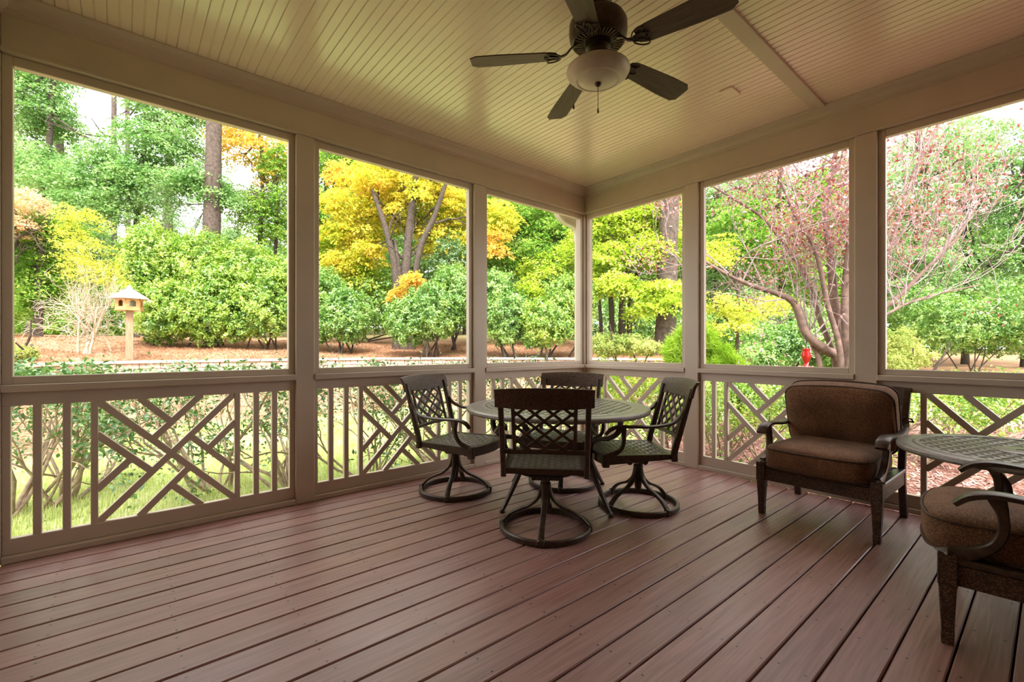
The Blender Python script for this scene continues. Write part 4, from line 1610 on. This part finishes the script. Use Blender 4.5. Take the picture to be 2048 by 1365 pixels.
# --- right: hazy pale woods
for (lab, px, f, bl, mt, n, sd) in (
        ('pale green tree behind the plum in fifth opening', 1560, 26, [blob(1470, 470, 26, 80, 60), blob(1560, 500, 26, 80, 70), blob(1640, 560, 25, 70, 60), blob(1520, 400, 27, 80, 45), blob(1640, 430, 27, 70, 60)], L_GREEN, 560, 41),
        ('hazy pale tree at the left of the last opening', 1830, 30, [blob(1810, 400, 30, 80, 80), blob(1830, 520, 29, 80, 60), blob(1880, 320, 31, 90, 70), blob(1800, 600, 28, 60, 40)], L_PALE, 520, 42),
        ('hazy pale tree in the middle of the last opening', 1930, 33, [blob(1930, 460, 33, 80, 80), blob(1960, 360, 33, 80, 70), blob(1940, 570, 32, 80, 45), blob(1900, 280, 34, 90, 50)], L_PALE, 520, 43),
        ('pale green tree at the right picture edge', 2050, 30, [blob(2040, 500, 30, 80, 90), blob(2050, 380, 30, 80, 80), blob(2010, 600, 29, 70, 50), blob(2060, 280, 31, 80, 60), blob(2140, 450, 30, 90, 120)], L_COOL, 560, 44),
        ('green tree past the right picture edge', 2260, 28, [blob(2230, 500, 28, 100, 120), blob(2260, 350, 28, 110, 100)], L_COOL, 300, 45),
):
    tree('woodland_tree', lab, px, f, [(0, [(px + 4, 560), (px - 3, 420), (px + 6, 260)], .20, .10)], bl, mt, n, 40, .20, .62, 'pale woodland trees on the right', seed=sd)

# --- far wall of woods: three kinds of tree, set out again and again
def far_proto(mat, seed, wide):
    r = np.random.default_rng(seed)
    root = thing('background_tree', 'hazy distant tree in the woods behind the hedge', 'tree', group='distant woodland trees')
    P = [np.array([0, 0, -.3]), np.array([.1, .05, 4.5]), np.array([-.1, .1, 9.0]), np.array([.1, -.1, 13.5])]
    C_ = curve_pts(P, 4)
    MB().tube(C_, np.linspace(.24, .08, len(C_)), 9).build('trunk', BARK, root, True, 80)
    bl = []
    for k in range(13):
        z = 1.6 + k * .95
        rad = wide * (1.0 - .45 * abs(k - 5) / 8)
        a = r.uniform(0, 6.28)
        bl.append((np.array([math.cos(a) * rad * .55, math.sin(a) * rad * .55, z]), (rad, rad, 1.0)))
    st = [(C_[int(r.integers(3, len(C_)))], unit(b_[0] - np.array([0, 0, b_[0][2] - .8]))) for b_ in bl[:8]]
    limbs(r, root, st, 2.2, .05, 1, 3, .5, .1, BARK)
    V, F = spray_leaves(r, bl, 560, 34, .26, .75, .4, .62, 2.2)
    add_foliage(root, V, F, mat)
    return root


protos = [far_proto(L_GREEN, 611, 2.9), far_proto(L_PALE, 612, 3.2), far_proto(L_COOL, 613, 2.7)]
rf = np.random.default_rng(620)
ROWS = ('in the nearest row', 'in the second row', 'in the third row', 'in the farthest row')
FEAT = [(-60, 'the house wall edge'), (30, 'the salmon tinted tree'), (110, 'the twiggy bush'), (200, 'the bird feeder'), (340, 'the slim pine'), (420, 'the thickest pine'), (520, 'the orange topped maple'),
        (600, 'the first post'), (690, 'the low holly'), (780, 'the yellow maple stems'), (880, 'the glossy holly'), (960, 'the second post'), (1030, 'the half hidden pine'), (1110, 'the downspout'),
        (1175, 'the corner post'), (1240, 'the lime maple'), (1330, 'the rough barked pine'), (1390, 'the corner-side post'), (1460, 'the pine sapling'), (1560, 'the plum limbs'),
        (1660, 'the plum stems'), (1740, 'the last post'), (1850, 'the yellow shrub'), (1950, 'the clearing'), (2060, 'the right picture edge'), (2150, 'the unseen right end')]
spots = []
for f, pxs in ((31, (-60, 110, 600, 700, 930, 1130, 1300, 1420)), (38, (20, 190, 470, 560, 800, 880, 1050, 1220, 1380, 1520, 1650, 1780)), (46, (-30, 90, 330, 520, 640, 760, 980, 1160, 1290, 1470, 1600, 1720, 1860, 1980, 2120)), (55, (60, 420, 700, 1100, 1400, 1560, 1680, 1930, 2050))):
    for px in pxs:
        spots.append((px + rf.uniform(-15, 15), f + rf.uniform(-1.5, 1.5)))
for i, (px, f) in enumerate(spots):
    g = gpt(px, f)
    pr = protos[i % 3]
    sc = rf.uniform(.85, 1.2) * (.72 if 120 < px < 560 else 1.0)
    near = min(FEAT, key=lambda q: abs(q[0] - px))[1]
    lab = '%s distant tree %s of the woods, behind %s' % (('green', 'pale', 'bluish green')[i % 3], ROWS[0 if f < 34 else 1 if f < 42 else 2 if f < 50 else 3], near)
    if i < 3:
        o = pr
        o['label'] = lab
        o.location = tuple(g); o.rotation_euler = (0, 0, rf.uniform(0, 6.28))
    else:
        o = copy_tree(pr, g, rf.uniform(0, 6.28), lab)
    o.scale = (sc, sc, sc)


# --- hedge of hollies
def shrub(name, label, px, f, blobs, mat, n, L, group, stems=6, ratio=.55, seed=1, bark=BARK, stem_h=.5, lump=.2):
    r = np.random.default_rng(seed)
    root = thing(name, label, 'shrub', group=group)
    g = gpt(px, f)
    mb = MB(); tips = []
    for k in range(stems):
        b = blobs[k % len(blobs)]
        p0 = g + np.array([r.normal() * .25, r.normal() * .25, -.02])
        tgt = np.asarray(b[0]) + r.normal(size=3) * .3
        mid = (p0 + tgt) / 2 + r.normal(size=3) * .12
        mb.tube(curve_pts([p0, mid, tgt], 5), np.linspace(.035, .014, 11), 5, False)
    mb.build('stems', bark, root, True, 80)
    V, F = shell_leaves(r, blobs, n * 1.45, L * .9, ratio, 4.5, lump)
    add_foliage(root, V, F, mat)
    return root


GH = 'hollies of the hedge'
shrub('holly_bush', 'tall yellow green holly just right of the bird feeder', 320, 15.5, [blob(310, 520, 15.5, 62, 72, .9), blob(330, 620, 15, 75, 62, .9), blob(285, 590, 15.5, 48, 55, .8)], L_HOLLY, 34000, .10, GH, seed=101)
shrub('holly_bush', 'rounded tall holly in the middle of the hedge', 410, 15.3, [blob(400, 530, 15.5, 60, 66, .9), blob(415, 620, 15, 70, 64, .9), blob(440, 580, 15.2, 50, 60, .8)], L_HOLLY, 34000, .10, GH, seed=102)
shrub('holly_bush', 'holly of the hedge ending at the first post', 530, 15.6, [blob(500, 540, 15.6, 58, 60, .9), blob(540, 600, 15.2, 62, 70, .9), blob(485, 630, 15.2, 50, 52, .8), blob(590, 570, 15.6, 50, 70, .9)], L_HOLLY, 34000, .10, GH, seed=103)
shrub('holly_bush', 'low holly right of the first post', 680, 15.0, [blob(690, 630, 15, 62, 50, .9), blob(650, 600, 15.4, 40, 60, .8), blob(640, 650, 15, 40, 38, .7)], L_HOLLYD, 26000, .095, GH, seed=104)
shrub('holly_bush', 'glossy holly under the yellow maple', 860, 14.6, [blob(870, 620, 14.6, 72, 56, .9), blob(820, 640, 14.5, 50, 46, .8), blob(905, 590, 15, 45, 60, .8)], L_HOLLYD, 30000, .095, GH, seed=105)
shrub('holly_bush', 'dark conical evergreen behind the glossy holly', 905, 16.5, [blob(900, 530, 16.5, 42, 60, .6), blob(905, 590, 16.5, 60, 60, .7)], L_CAMEL, 12000, .09, GH, seed=106)
shrub('holly_bush', 'holly beside the second post in third opening', 1010, 14.4, [blob(1010, 630, 14.4, 52, 56, .9), blob(985, 590, 14.6, 40, 50, .8)], L_HOLLYD, 22000, .092, GH, seed=107)
shrub('holly_bush', 'yellow green holly left of the downspout', 1100, 14.0, [blob(1100, 640, 14, 58, 48, .9), blob(1140, 610, 14.2, 50, 60, .8), blob(1075, 670, 14, 34, 26, .6)], L_HOLLY, 24000, .092, GH, seed=108)
shrub('laurel_bush', 'small yellowing bush low at the left edge', 32, 9.6, [blob(38, 708, 9.6, 22, 18, .3)], L_OLIVE, 1500, .06, None, seed=109)
shrub('azalea_bush', 'olive pink azalea along the wall end', 1245, 11.5, [blob(1215, 690, 11.6, 34, 22, .5), blob(1260, 690, 11.5, 40, 20, .5), blob(1300, 697, 11.4, 25, 14, .4)], L_OLIVE, 9000, .07, None, seed=110)
shrub('rhododendron_bush', 'leafy dark green bush behind the red feeder', 1570, 11.5, [blob(1560, 690, 11.5, 55, 45, .8), blob(1620, 680, 11.8, 60, 50, .8), blob(1520, 715, 11, 40, 30, .6), blob(1670, 700, 11.5, 50, 40, .7)], L_HOLLYD, 20000, .085, None, seed=111)
shrub('spirea_bush', 'loose yellow shrub beyond the last post', 1810, 9.5, [blob(1795, 695, 9.5, 34, 40, .4), blob(1835, 715, 9.2, 34, 20, .3), blob(1790, 728, 9.2, 34, 26, .3)], L_OLIVE, 7000, .05, None, seed=112)
shrub('evergreen_bush', 'dark layered bushes at the far clearing edge', 1950, 24, [blob(1900, 650, 24, 60, 50, 2), blob(1980, 660, 24, 80, 50, 2), blob(2060, 640, 23, 70, 70, 2), blob(1860, 620, 26, 60, 50, 2)], L_HOLLYD, 20000, .17, None, seed=113)
shrub('evergreen_bush', 'dark bushes behind the hollies of the hedge', 720, 19, [blob(640, 600, 19, 80, 60, 1.5), blob(760, 600, 19, 80, 60, 1.5), blob(960, 580, 19, 90, 70, 1.5), blob(1090, 590, 19, 90, 70, 1.5)], L_HOLLYD, 24000, .14, None, seed=114)


for (lab, px, f, wpx, h0, mt, n, sd) in (
        ('shadowy understory bushes behind the twiggy bush', 110, 22, 120, 590, L_GREEN, 9000, 120),
        ('shadowy understory bushes behind the tall hollies', 420, 24, 200, 560, L_HOLLYD, 9000, 121),
        ('shadowy understory bushes behind the corner opening', 1270, 22, 110, 590, L_HOLLYD, 10000, 122),
        ('shadowy understory bushes behind the plum trunk', 1560, 21, 170, 600, L_HOLLYD, 15000, 123),
        ('shadowy understory bushes at the clearing in the last opening', 1850, 30, 200, 600, L_GREEN, 14000, 124),
        ('shadowy understory bushes right of the clearing', 2120, 26, 140, 560, L_HOLLYD, 9000, 125)):
    rr_ = np.random.default_rng(sd)
    bl = [blob(px + wpx * u, h0 + 55 + rr_.uniform(-15, 15), f + rr_.uniform(-1, 1), wpx * .34, 62, 1.5) for u in (-.8, -.4, 0, .4, .8)]
    shrub('understory_bush', lab, px, f, bl, mt, n, .17, 'understory bushes', seed=sd, stems=8)


# --- bright pine sapling with long needles
def needle_bush(label, px, f, tufts, mat, seed):
    r = np.random.default_rng(seed)
    root = thing('pine_sapling', label, 'shrub')
    g = gpt(px, f)
    mb = MB()
    Ps = []; Ds = []
    for (x, y) in tufts:
        tip = U(x, y, f + r.uniform(-.3, .3))
        mb.tube(curve_pts([g, (g + tip) / 2 + r.normal(size=3) * .05, tip], 4), np.linspace(.018, .006, 9), 5, False)
        n = 260
        d = unit(r.normal(size=(n, 3)) + np.array([0, 0, .7]))
        Ps.append(tip + d * .11 - np.array([0, 0, 1]) * r.uniform(0, .25, (n, 1)))
        Ds.append(d)
    mb.build('stems', BARK, root)
    P = np.concatenate(Ps); D = np.concatenate(Ds)
    n = len(P)
    V, F = leaf_geom(P, unit(r.normal(size=(n, 3))), D, r.uniform(.18, .32, n), np.full(n, .007), .1)
    add_foliage(root, V, F, mat, 'needles')


r_ = np.random.default_rng(7)
needle_bush('fluffy bright green pine sapling by the wall end', 1400, 8.6,
            [(1345 + r_.uniform(0, 135), 0) for _ in range(0)] + [(x, 735 - 62 * math.exp(-((x - 1390) / 55) ** 2) - r_.uniform(-14, 22)) for x in np.linspace(1340, 1480, 34)] + [(x, 730) for x in np.linspace(1345, 1480, 14)], L_BRIGHTPINE, 8)


# --- bare twiggy bush with yellow leaves
def twiggy():
    r = np.random.default_rng(77)
    root = thing('twiggy_bush', 'half bare pale twiggy bush with yellow leaves at left', 'shrub')
    f = 11.8
    g = gpt(165, f)
    mb = MB(); tips = []
    for k in range(4):
        d = unit(np.array([r.normal() * .16, r.normal() * .16, 1.0]))
        grow(r, mb, g + np.array([r.normal() * .05, r.normal() * .05, 0]), d, 1.05, .038, 3, tips, 4, .42, .30, 5, .10, .70)
    for k in range(44):
        a = r.uniform(0, 6.28)
        d = unit(np.array([math.cos(a), math.sin(a), r.uniform(-.1, .7)]))
        grow(r, mb, g + np.array([0, 0, r.uniform(.25, 1.5)]), d, .50 * r.uniform(.7, 1.5), .010, 2, [], 3, .6, -.05, 4, .22, .66)
    mb.build('branches', PALEBARK, root, True, 80)
    bl = [blob(165, 440, f, 52, 30, .5), blob(150, 490, f, 48, 40, .5), blob(190, 520, f, 50, 40, .5), blob(140, 545, f, 36, 24, .4), blob(215, 560, f, 30, 24, .4)]
    V, F = spray_leaves(r, bl, 260, 20, .07, .20, .4, .5)
    add_foliage(root, V, F, L_SHRUBY)


twiggy()


# --- plum tree close to the right wall
def plum():
    r = np.random.default_rng(501)
    f = 6.2
    root = thing('plum_tree', 'purple leaved plum tree with many bare limbs outside right wall', 'tree')
    stems = [
        ([(1690, 900), (1680, 735), (1650, 700), (1612, 668), (1590, 610), (1560, 590), (1505, 572), (1455, 550), (1405, 520)], .085, .016, 6.2),
        ([(1695, 900), (1690, 735), (1668, 600), (1660, 500), (1650, 420), (1668, 330), (1680, 220)], .080, .022, 6.3),
        ([(1697, 900), (1695, 735), (1690, 600), (1700, 480), (1715, 380), (1740, 250)], .075, .022, 6.1),
        ([(1685, 900), (1672, 735), (1640, 640), (1615, 560), (1575, 500), (1530, 440), (1470, 400), (1420, 370)], .050, .012, 6.5),
        ([(1690, 880), (1682, 720), (1655, 610), (1630, 500), (1590, 430), (1560, 360), (1530, 290)], .045, .012, 6.0),
        ([(1700, 900), (1705, 720), (1740, 640), (1790, 600), (1850, 540), (1910, 480), (1960, 400)], .050, .012, 5.9),
        ([(1700, 900), (1712, 700), (1760, 560), (1800, 430), (1840, 320), (1880, 240)], .050, .014, 6.2),
        ([(1660, 900), (1640, 735), (1625, 690), (1615, 660)], .040, .030, 6.25),
        ([(1700, 880), (1720, 690), (1790, 620), (1870, 590), (1960, 570)], .030, .007, 5.7),
    ]
    lm_starts = []
    for pts, r0, r1, ff in stems:
        P = [U(x, y, ff) for x, y in pts]
        g = gpt(pts[0][0], ff)
        P[0] = g
        C_ = curve_pts(P, 5)
        R = r0 + (r1 - r0) * np.linspace(0, 1, len(C_)) ** .8
        MB().tube(C_, R, 9).build('limb', PLUMBARK, root, True, 80)
        for q in range(10):
            j = int(len(C_) * r.uniform(.36, .99)); j = min(j, len(C_) - 1)
            d = unit(C_[j] - C_[j - 1] + r.normal(size=3) * .5 + np.array([0, 0, .5]))
            lm_starts.append((C_[j], d, R[j]))
    mb = MB(); tips = []
    for p_, d, rr in lm_starts:
        grow(r, mb, p_, d, .85, min(.011, rr * .5), 2, tips, 3, .42, .30, 5, .14, .70)
    mb.build('twigs', simple('plum_twig_lit', (.36, .28, .28), .8, var=.3, scale=20), root, False)  # twigs coloured paler than the limbs to look lit
    T = np.array([t[0] for t in tips])
    # leaves: along upper twigs
    keep = T[:, 2] > 2.2
    T = T[keep | (r.uniform(size=len(T)) < .25)]
    pr = SN * T[:, 0] - CS * T[:, 1]; pf = CS * T[:, 0] + SN * T[:, 1]
    tpx = 1024 + FPX * pr / pf
    T = T[(tpx < 1765) | (r.uniform(size=len(T)) < np.clip(.62 - (tpx - 1765) / 700, .25, 1))]
    per = 9
    P = (T[:, None] + r.normal(size=(len(T), per, 3)) * .11).reshape(-1, 3)
    n = len(P)
    V, F = leaf_geom(P, r.normal(size=(n, 3)) + np.array([0, 0, .4]), r.normal(size=(n, 3)) - np.array([0, 0, .5]), r.uniform(.035, .065, n), r.uniform(.020, .036, n), .3)
    add_foliage(root, V, F, L_PLUM)
    return root


plum()


# --- shrubs right outside the railings: stems, twigs and scattered leaves
def camellia(label, px, f, stems, leaf_mat, nleaf, L, seed, lev=2, kids=3, length=.9, rad=.018, bark=TWIGBARK, zmax=.80, group='shrubs against the railings', low=.0, spread=.5, up=.15):
    r = np.random.default_rng(seed)
    root = thing('camellia_shrub', label, 'shrub', group=group)
    g = gpt(px, f)
    mb = MB(); tips = []
    for k in range(stems):
        a = r.uniform(0, 6.28)
        d = unit(np.array([math.cos(a) * .75, math.sin(a) * .75, r.uniform(.55, 1.3)]))
        grow(r, mb, g + np.array([r.normal() * .07, r.normal() * .07, 0]), d, length * r.uniform(.8, 1.25), rad * r.uniform(.6, 1.2), lev, tips, kids, spread, up, 5, .16, .66)
    V0 = np.array(mb.v)
    V0[:, 2] = np.where(V0[:, 2] > zmax, zmax + (V0[:, 2] - zmax) * .12, V0[:, 2])
    V0[:, 1] = np.maximum(V0[:, 1], np.where(V0[:, 0] < XW + .2, YW + .22, -99))
    mb.v = [tuple(v) for v in V0]
    mb.build('stems', bark, root, True, 80)
    T = np.array([t[0] for t in tips])
    T[:, 2] = np.where(T[:, 2] > zmax, zmax + (T[:, 2] - zmax) * .12, T[:, 2])
    ins = (T[:, 0] < XW + .2)
    T[:, 1] = np.where(ins, np.maximum(T[:, 1], YW + .26), T[:, 1])
    T[:, 0] = np.where((T[:, 1] < YW) & (T[:, 0] < XW + .3), XW + .3, T[:, 0])
    T = T[T[:, 2] > low + LAWN]
    idx = r.integers(0, len(T), nleaf)
    P = T[idx] + r.normal(size=(nleaf, 3)) * .075
    P[:, 1] = np.where(P[:, 0] < XW + .16, np.maximum(P[:, 1], YW + .19), P[:, 1])
    P[:, 0] = np.where(P[:, 1] < YW, np.maximum(P[:, 0], XW + .2), P[:, 0])
    V, F = leaf_geom(P, r.normal(size=(nleaf, 3)) * .8 + np.array([0, 0, .7]), r.normal(size=(nleaf, 3)), L * r.uniform(.6, 1.25, nleaf), L * .48 * r.uniform(.7, 1.2, nleaf), .15)
    add_foliage(root, V, F, leaf_mat)
    return root


camellia('camellia with long bare arching stems at the left railing end', 20, 4.35, 13, L_CAMEL, 4200, .068, 301, rad=.030, length=1.05)
camellia('camellia with low leafy stems behind the leftmost balusters', 120, 4.7, 9, L_CAMEL, 2600, .066, 302, rad=.026, length=.9)
camellia('multi stemmed camellia behind the first lattice panel', 425, 5.1, 9, L_CAMEL, 1530, .062, 303, rad=.024, length=1.0)
camellia('camellia straddling the first post outside', 575, 5.2, 7, L_CAMEL, 1700, .062, 304, rad=.024, length=.95)
camellia('camellia behind the second lattice panel', 745, 5.6, 8, L_CAMEL, 1700, .060, 305, length=.95)
camellia('camellia behind the seat of the left swivel chair', 880, 6.0, 8, L_CAMEL, 1870, .060, 306, length=.95)
camellia('camellia beyond the third bay railing', 1040, 6.3, 8, L_CAMEL, 2040, .060, 307, length=.95)
camellia('bright leafy shrub at the porch corner railing', 1235, 7.0, 8, L_LIME, 2600, .070, 308, length=.85)
camellia('bright leafy shrub right of the right swivel chair', 1340, 6.4, 7, L_HOLLY, 2200, .065, 309, length=.8)
camellia('leafy green shrub behind the fifth bay railing', 1440, 5.9, 9, L_HOLLY, 3200, .060, 310, zmax=.56, length=.8)
camellia('leafy green shrub left of the cushioned armchair', 1540, 5.7, 9, L_HOLLY, 3400, .060, 311, zmax=.56, length=.8)
camellia('leafy green shrub hidden behind the armchair cushion', 1680, 5.6, 8, L_HOLLY, 2600, .060, 312, zmax=.56, length=.8)
camellia('leafy green shrub right of the armchair back', 1850, 6.2, 9, L_HOLLY, 3600, .060, 313, zmax=.56, length=.85, low=.5)
camellia('leafy green shrub above the woven table', 1980, 6.6, 9, L_HOLLY, 3600, .060, 314, zmax=.56, length=.85, low=.5)
camellia('leafy green shrub at the far right railing', 2130, 6.4, 9, L_HOLLY, 3000, .060, 315, zmax=.56, length=.85, low=.5)


# --- bird feeder on a post
def bird_feeder():
    f = 11.2
    g = gpt(259, f)
    base = U(259, 622, f)
    root = thing('bird_feeder', 'wooden hexagonal bird feeder with pale roof on a post', 'bird feeder', tuple(g))
    WOODP = wood_material('weathered_post_wood', [(.3, (.22, .13, .075)), (.6, (.34, .21, .13)), (.8, (.42, .28, .18))], (14, 14, 1), 4)
    CEDAR = wood_material('cedar_boards', [(.3, (.36, .19, .07)), (.6, (.48, .27, .11)), (.8, (.54, .34, .16))], (3, 3, 3), 5)
    ROOFM = simple('pale_weathered_roof', (.52, .49, .45), .7, var=.15, scale=20)
    hz = base[2] - g[2]
    s = f / FPX
    MB().box((-.075, -.075, -.1), (.075, .075, hz), .008).build('post', WOODP, root)
    rb_ = 22.5 * s

    def hexp(r, a0=.26):
        return [(r * math.cos(a0 + k * math.pi / 3), r * math.sin(a0 + k * math.pi / 3)) for k in range(6)]
    MB().prism(hexp(rb_ * 1.06), hz, hz + .035).build('floor_board', CEDAR, root)
    H = 22 * s
    # walls with arched openings
    for k in range(6):
        a, b = np.array(hexp(rb_)[k]), np.array(hexp(rb_)[(k + 1) % 6])
        u = (b - a); Lw = np.linalg.norm(u); u /= Lw
        nrm = np.array([u[1], -u[0]])
        mb = MB()
        ow = Lw * .44
        x0, x1 = Lw / 2 - ow / 2, Lw / 2 + ow / 2
        zs0, zs1 = H * .22, H * .58

        def pt(x, z, d):
            q = a + u * x - nrm * d * -1
            return (q[0], q[1], hz + .035 + z)
        arch = [(x0, zs0), (x0, zs1)] + [(Lw / 2 - ow / 2 * math.cos(t), zs1 + ow / 2 * .9 * math.sin(t)) for t in np.linspace(0, math.pi, 9)[1:-1]] + [(x1, zs1), (x1, zs0)]
        outer = []
        for (x, z) in arch:
            if z <= zs1 + 1e-6:
                outer.append((0 if x < Lw / 2 else Lw, z if z > zs0 + 1e-6 else 0))
            else:
                tt = (x - x0) / ow
                outer.append((tt * Lw, H))
        V = []
        for d in (0, -.02):
            V += [pt(x, z, d) for x, z in arch] + [pt(x, z, d) for x, z in outer]
        n = len(arch); F = []
        for o_ in (0, 2 * n):
            for i in range(n - 1):
                F.append((o_ + i, o_ + i + 1, o_ + n + i + 1, o_ + n + i))
            F.append((o_ + n - 1, o_, o_ + n, o_ + 2 * n - 1))
        for i in range(n):
            j = (i + 1) % n
            F.append((i, j, 2 * n + j, 2 * n + i))
        mb.add(V, F)
        mb.build('arched_side', CEDAR, root)
    rr = 33 * s
    Hr = 24 * s
    zb = hz + .035 + H
    ring0 = hexp(rr); ring1 = hexp(rr * .14)
    V = [(x, y, zb - .02) for x, y in ring0] + [(x, y, zb + .01) for x, y in ring0] + [(x, y, zb + Hr * .82) for x, y in ring1]
    F = [tuple(range(6))[::-1], tuple(range(12, 18))]
    for i in range(6):
        j = (i + 1) % 6
        F += [(i, j, 6 + j, 6 + i), (6 + i, 6 + j, 12 + j, 12 + i)]
    ro = MB().add(V, F).build('roof', ROOFM, root)
    MB().lathe([(0, zb + Hr * .8), (.06, zb + Hr * .8), (.065, zb + Hr * .88), (.03, zb + Hr * .92), (.045, zb + Hr * 1.0), (.02, zb + Hr * 1.08), (0, zb + Hr * 1.1)], 12).build('finial', ROOFM, ro, True)
    MB().lathe([(.0, hz + .03), (.10, hz + .03), (.10, hz + .03 + H * .9), (0, hz + .03 + H * .9)], 14).build('seed_tube', simple('clear_seed_tube', (.55, .58, .52), .25), root, True)


bird_feeder()


# --- red hummingbird feeder hanging from the plum
def hummingbird_feeder():
    f = 6.15
    p = U(1612, 735, f)
    root = thing('hummingbird_feeder', 'red glass hummingbird feeder hanging from a plum limb', 'bird feeder', tuple(p))
    s = f / FPX
    RED = simple('red_nectar_glass', (.36, .006, .006), .12, spec=.6)
    RED2 = simple('red_plastic_base', (.36, .03, .035), .3)
    DK = simple('feeder_wire', (.05, .04, .04), .5, .5)
    MB().lathe([(0, -4 * s), (10 * s, -4 * s), (13 * s, -1 * s), (12 * s, 1.5 * s), (5 * s, 3 * s), (4 * s, 7 * s), (0, 7 * s)], 24).build('base_dish', RED2, root, True, 40)
    MB().lathe([(0, 6 * s), (4 * s, 6 * s), (4.2 * s, 9 * s), (7 * s, 15 * s), (8.5 * s, 21 * s), (8.2 * s, 27 * s), (6.5 * s, 31 * s), (6.2 * s, 33 * s), (7.5 * s, 35 * s), (7 * s, 37 * s), (3 * s, 38 * s), (0, 38 * s)], 24).build('bottle', RED, root, True, 50)
    hk = MB().tube([(0, 0, 38 * s), (0, 0, 44 * s)], .006, 6)
    hk.tube([(0, 0, 44 * s), (.006, 0, 52 * s), (-.004, 0, 60 * s), (0, 0, 66 * s)], .004, 6)
    hk.build('hanger', DK, root, True)
    for k in range(4):
        a = k * math.pi / 2 + .4
        MB().lathe([(0, 0), (.016, .002), (.014, .008), (0, .010)], 8, (11 * s * math.cos(a), 11 * s * math.sin(a), 1 * s)).build('flower_port', simple('port_%d' % k, (.75, .5, .45), .4), root)


hummingbird_feeder()
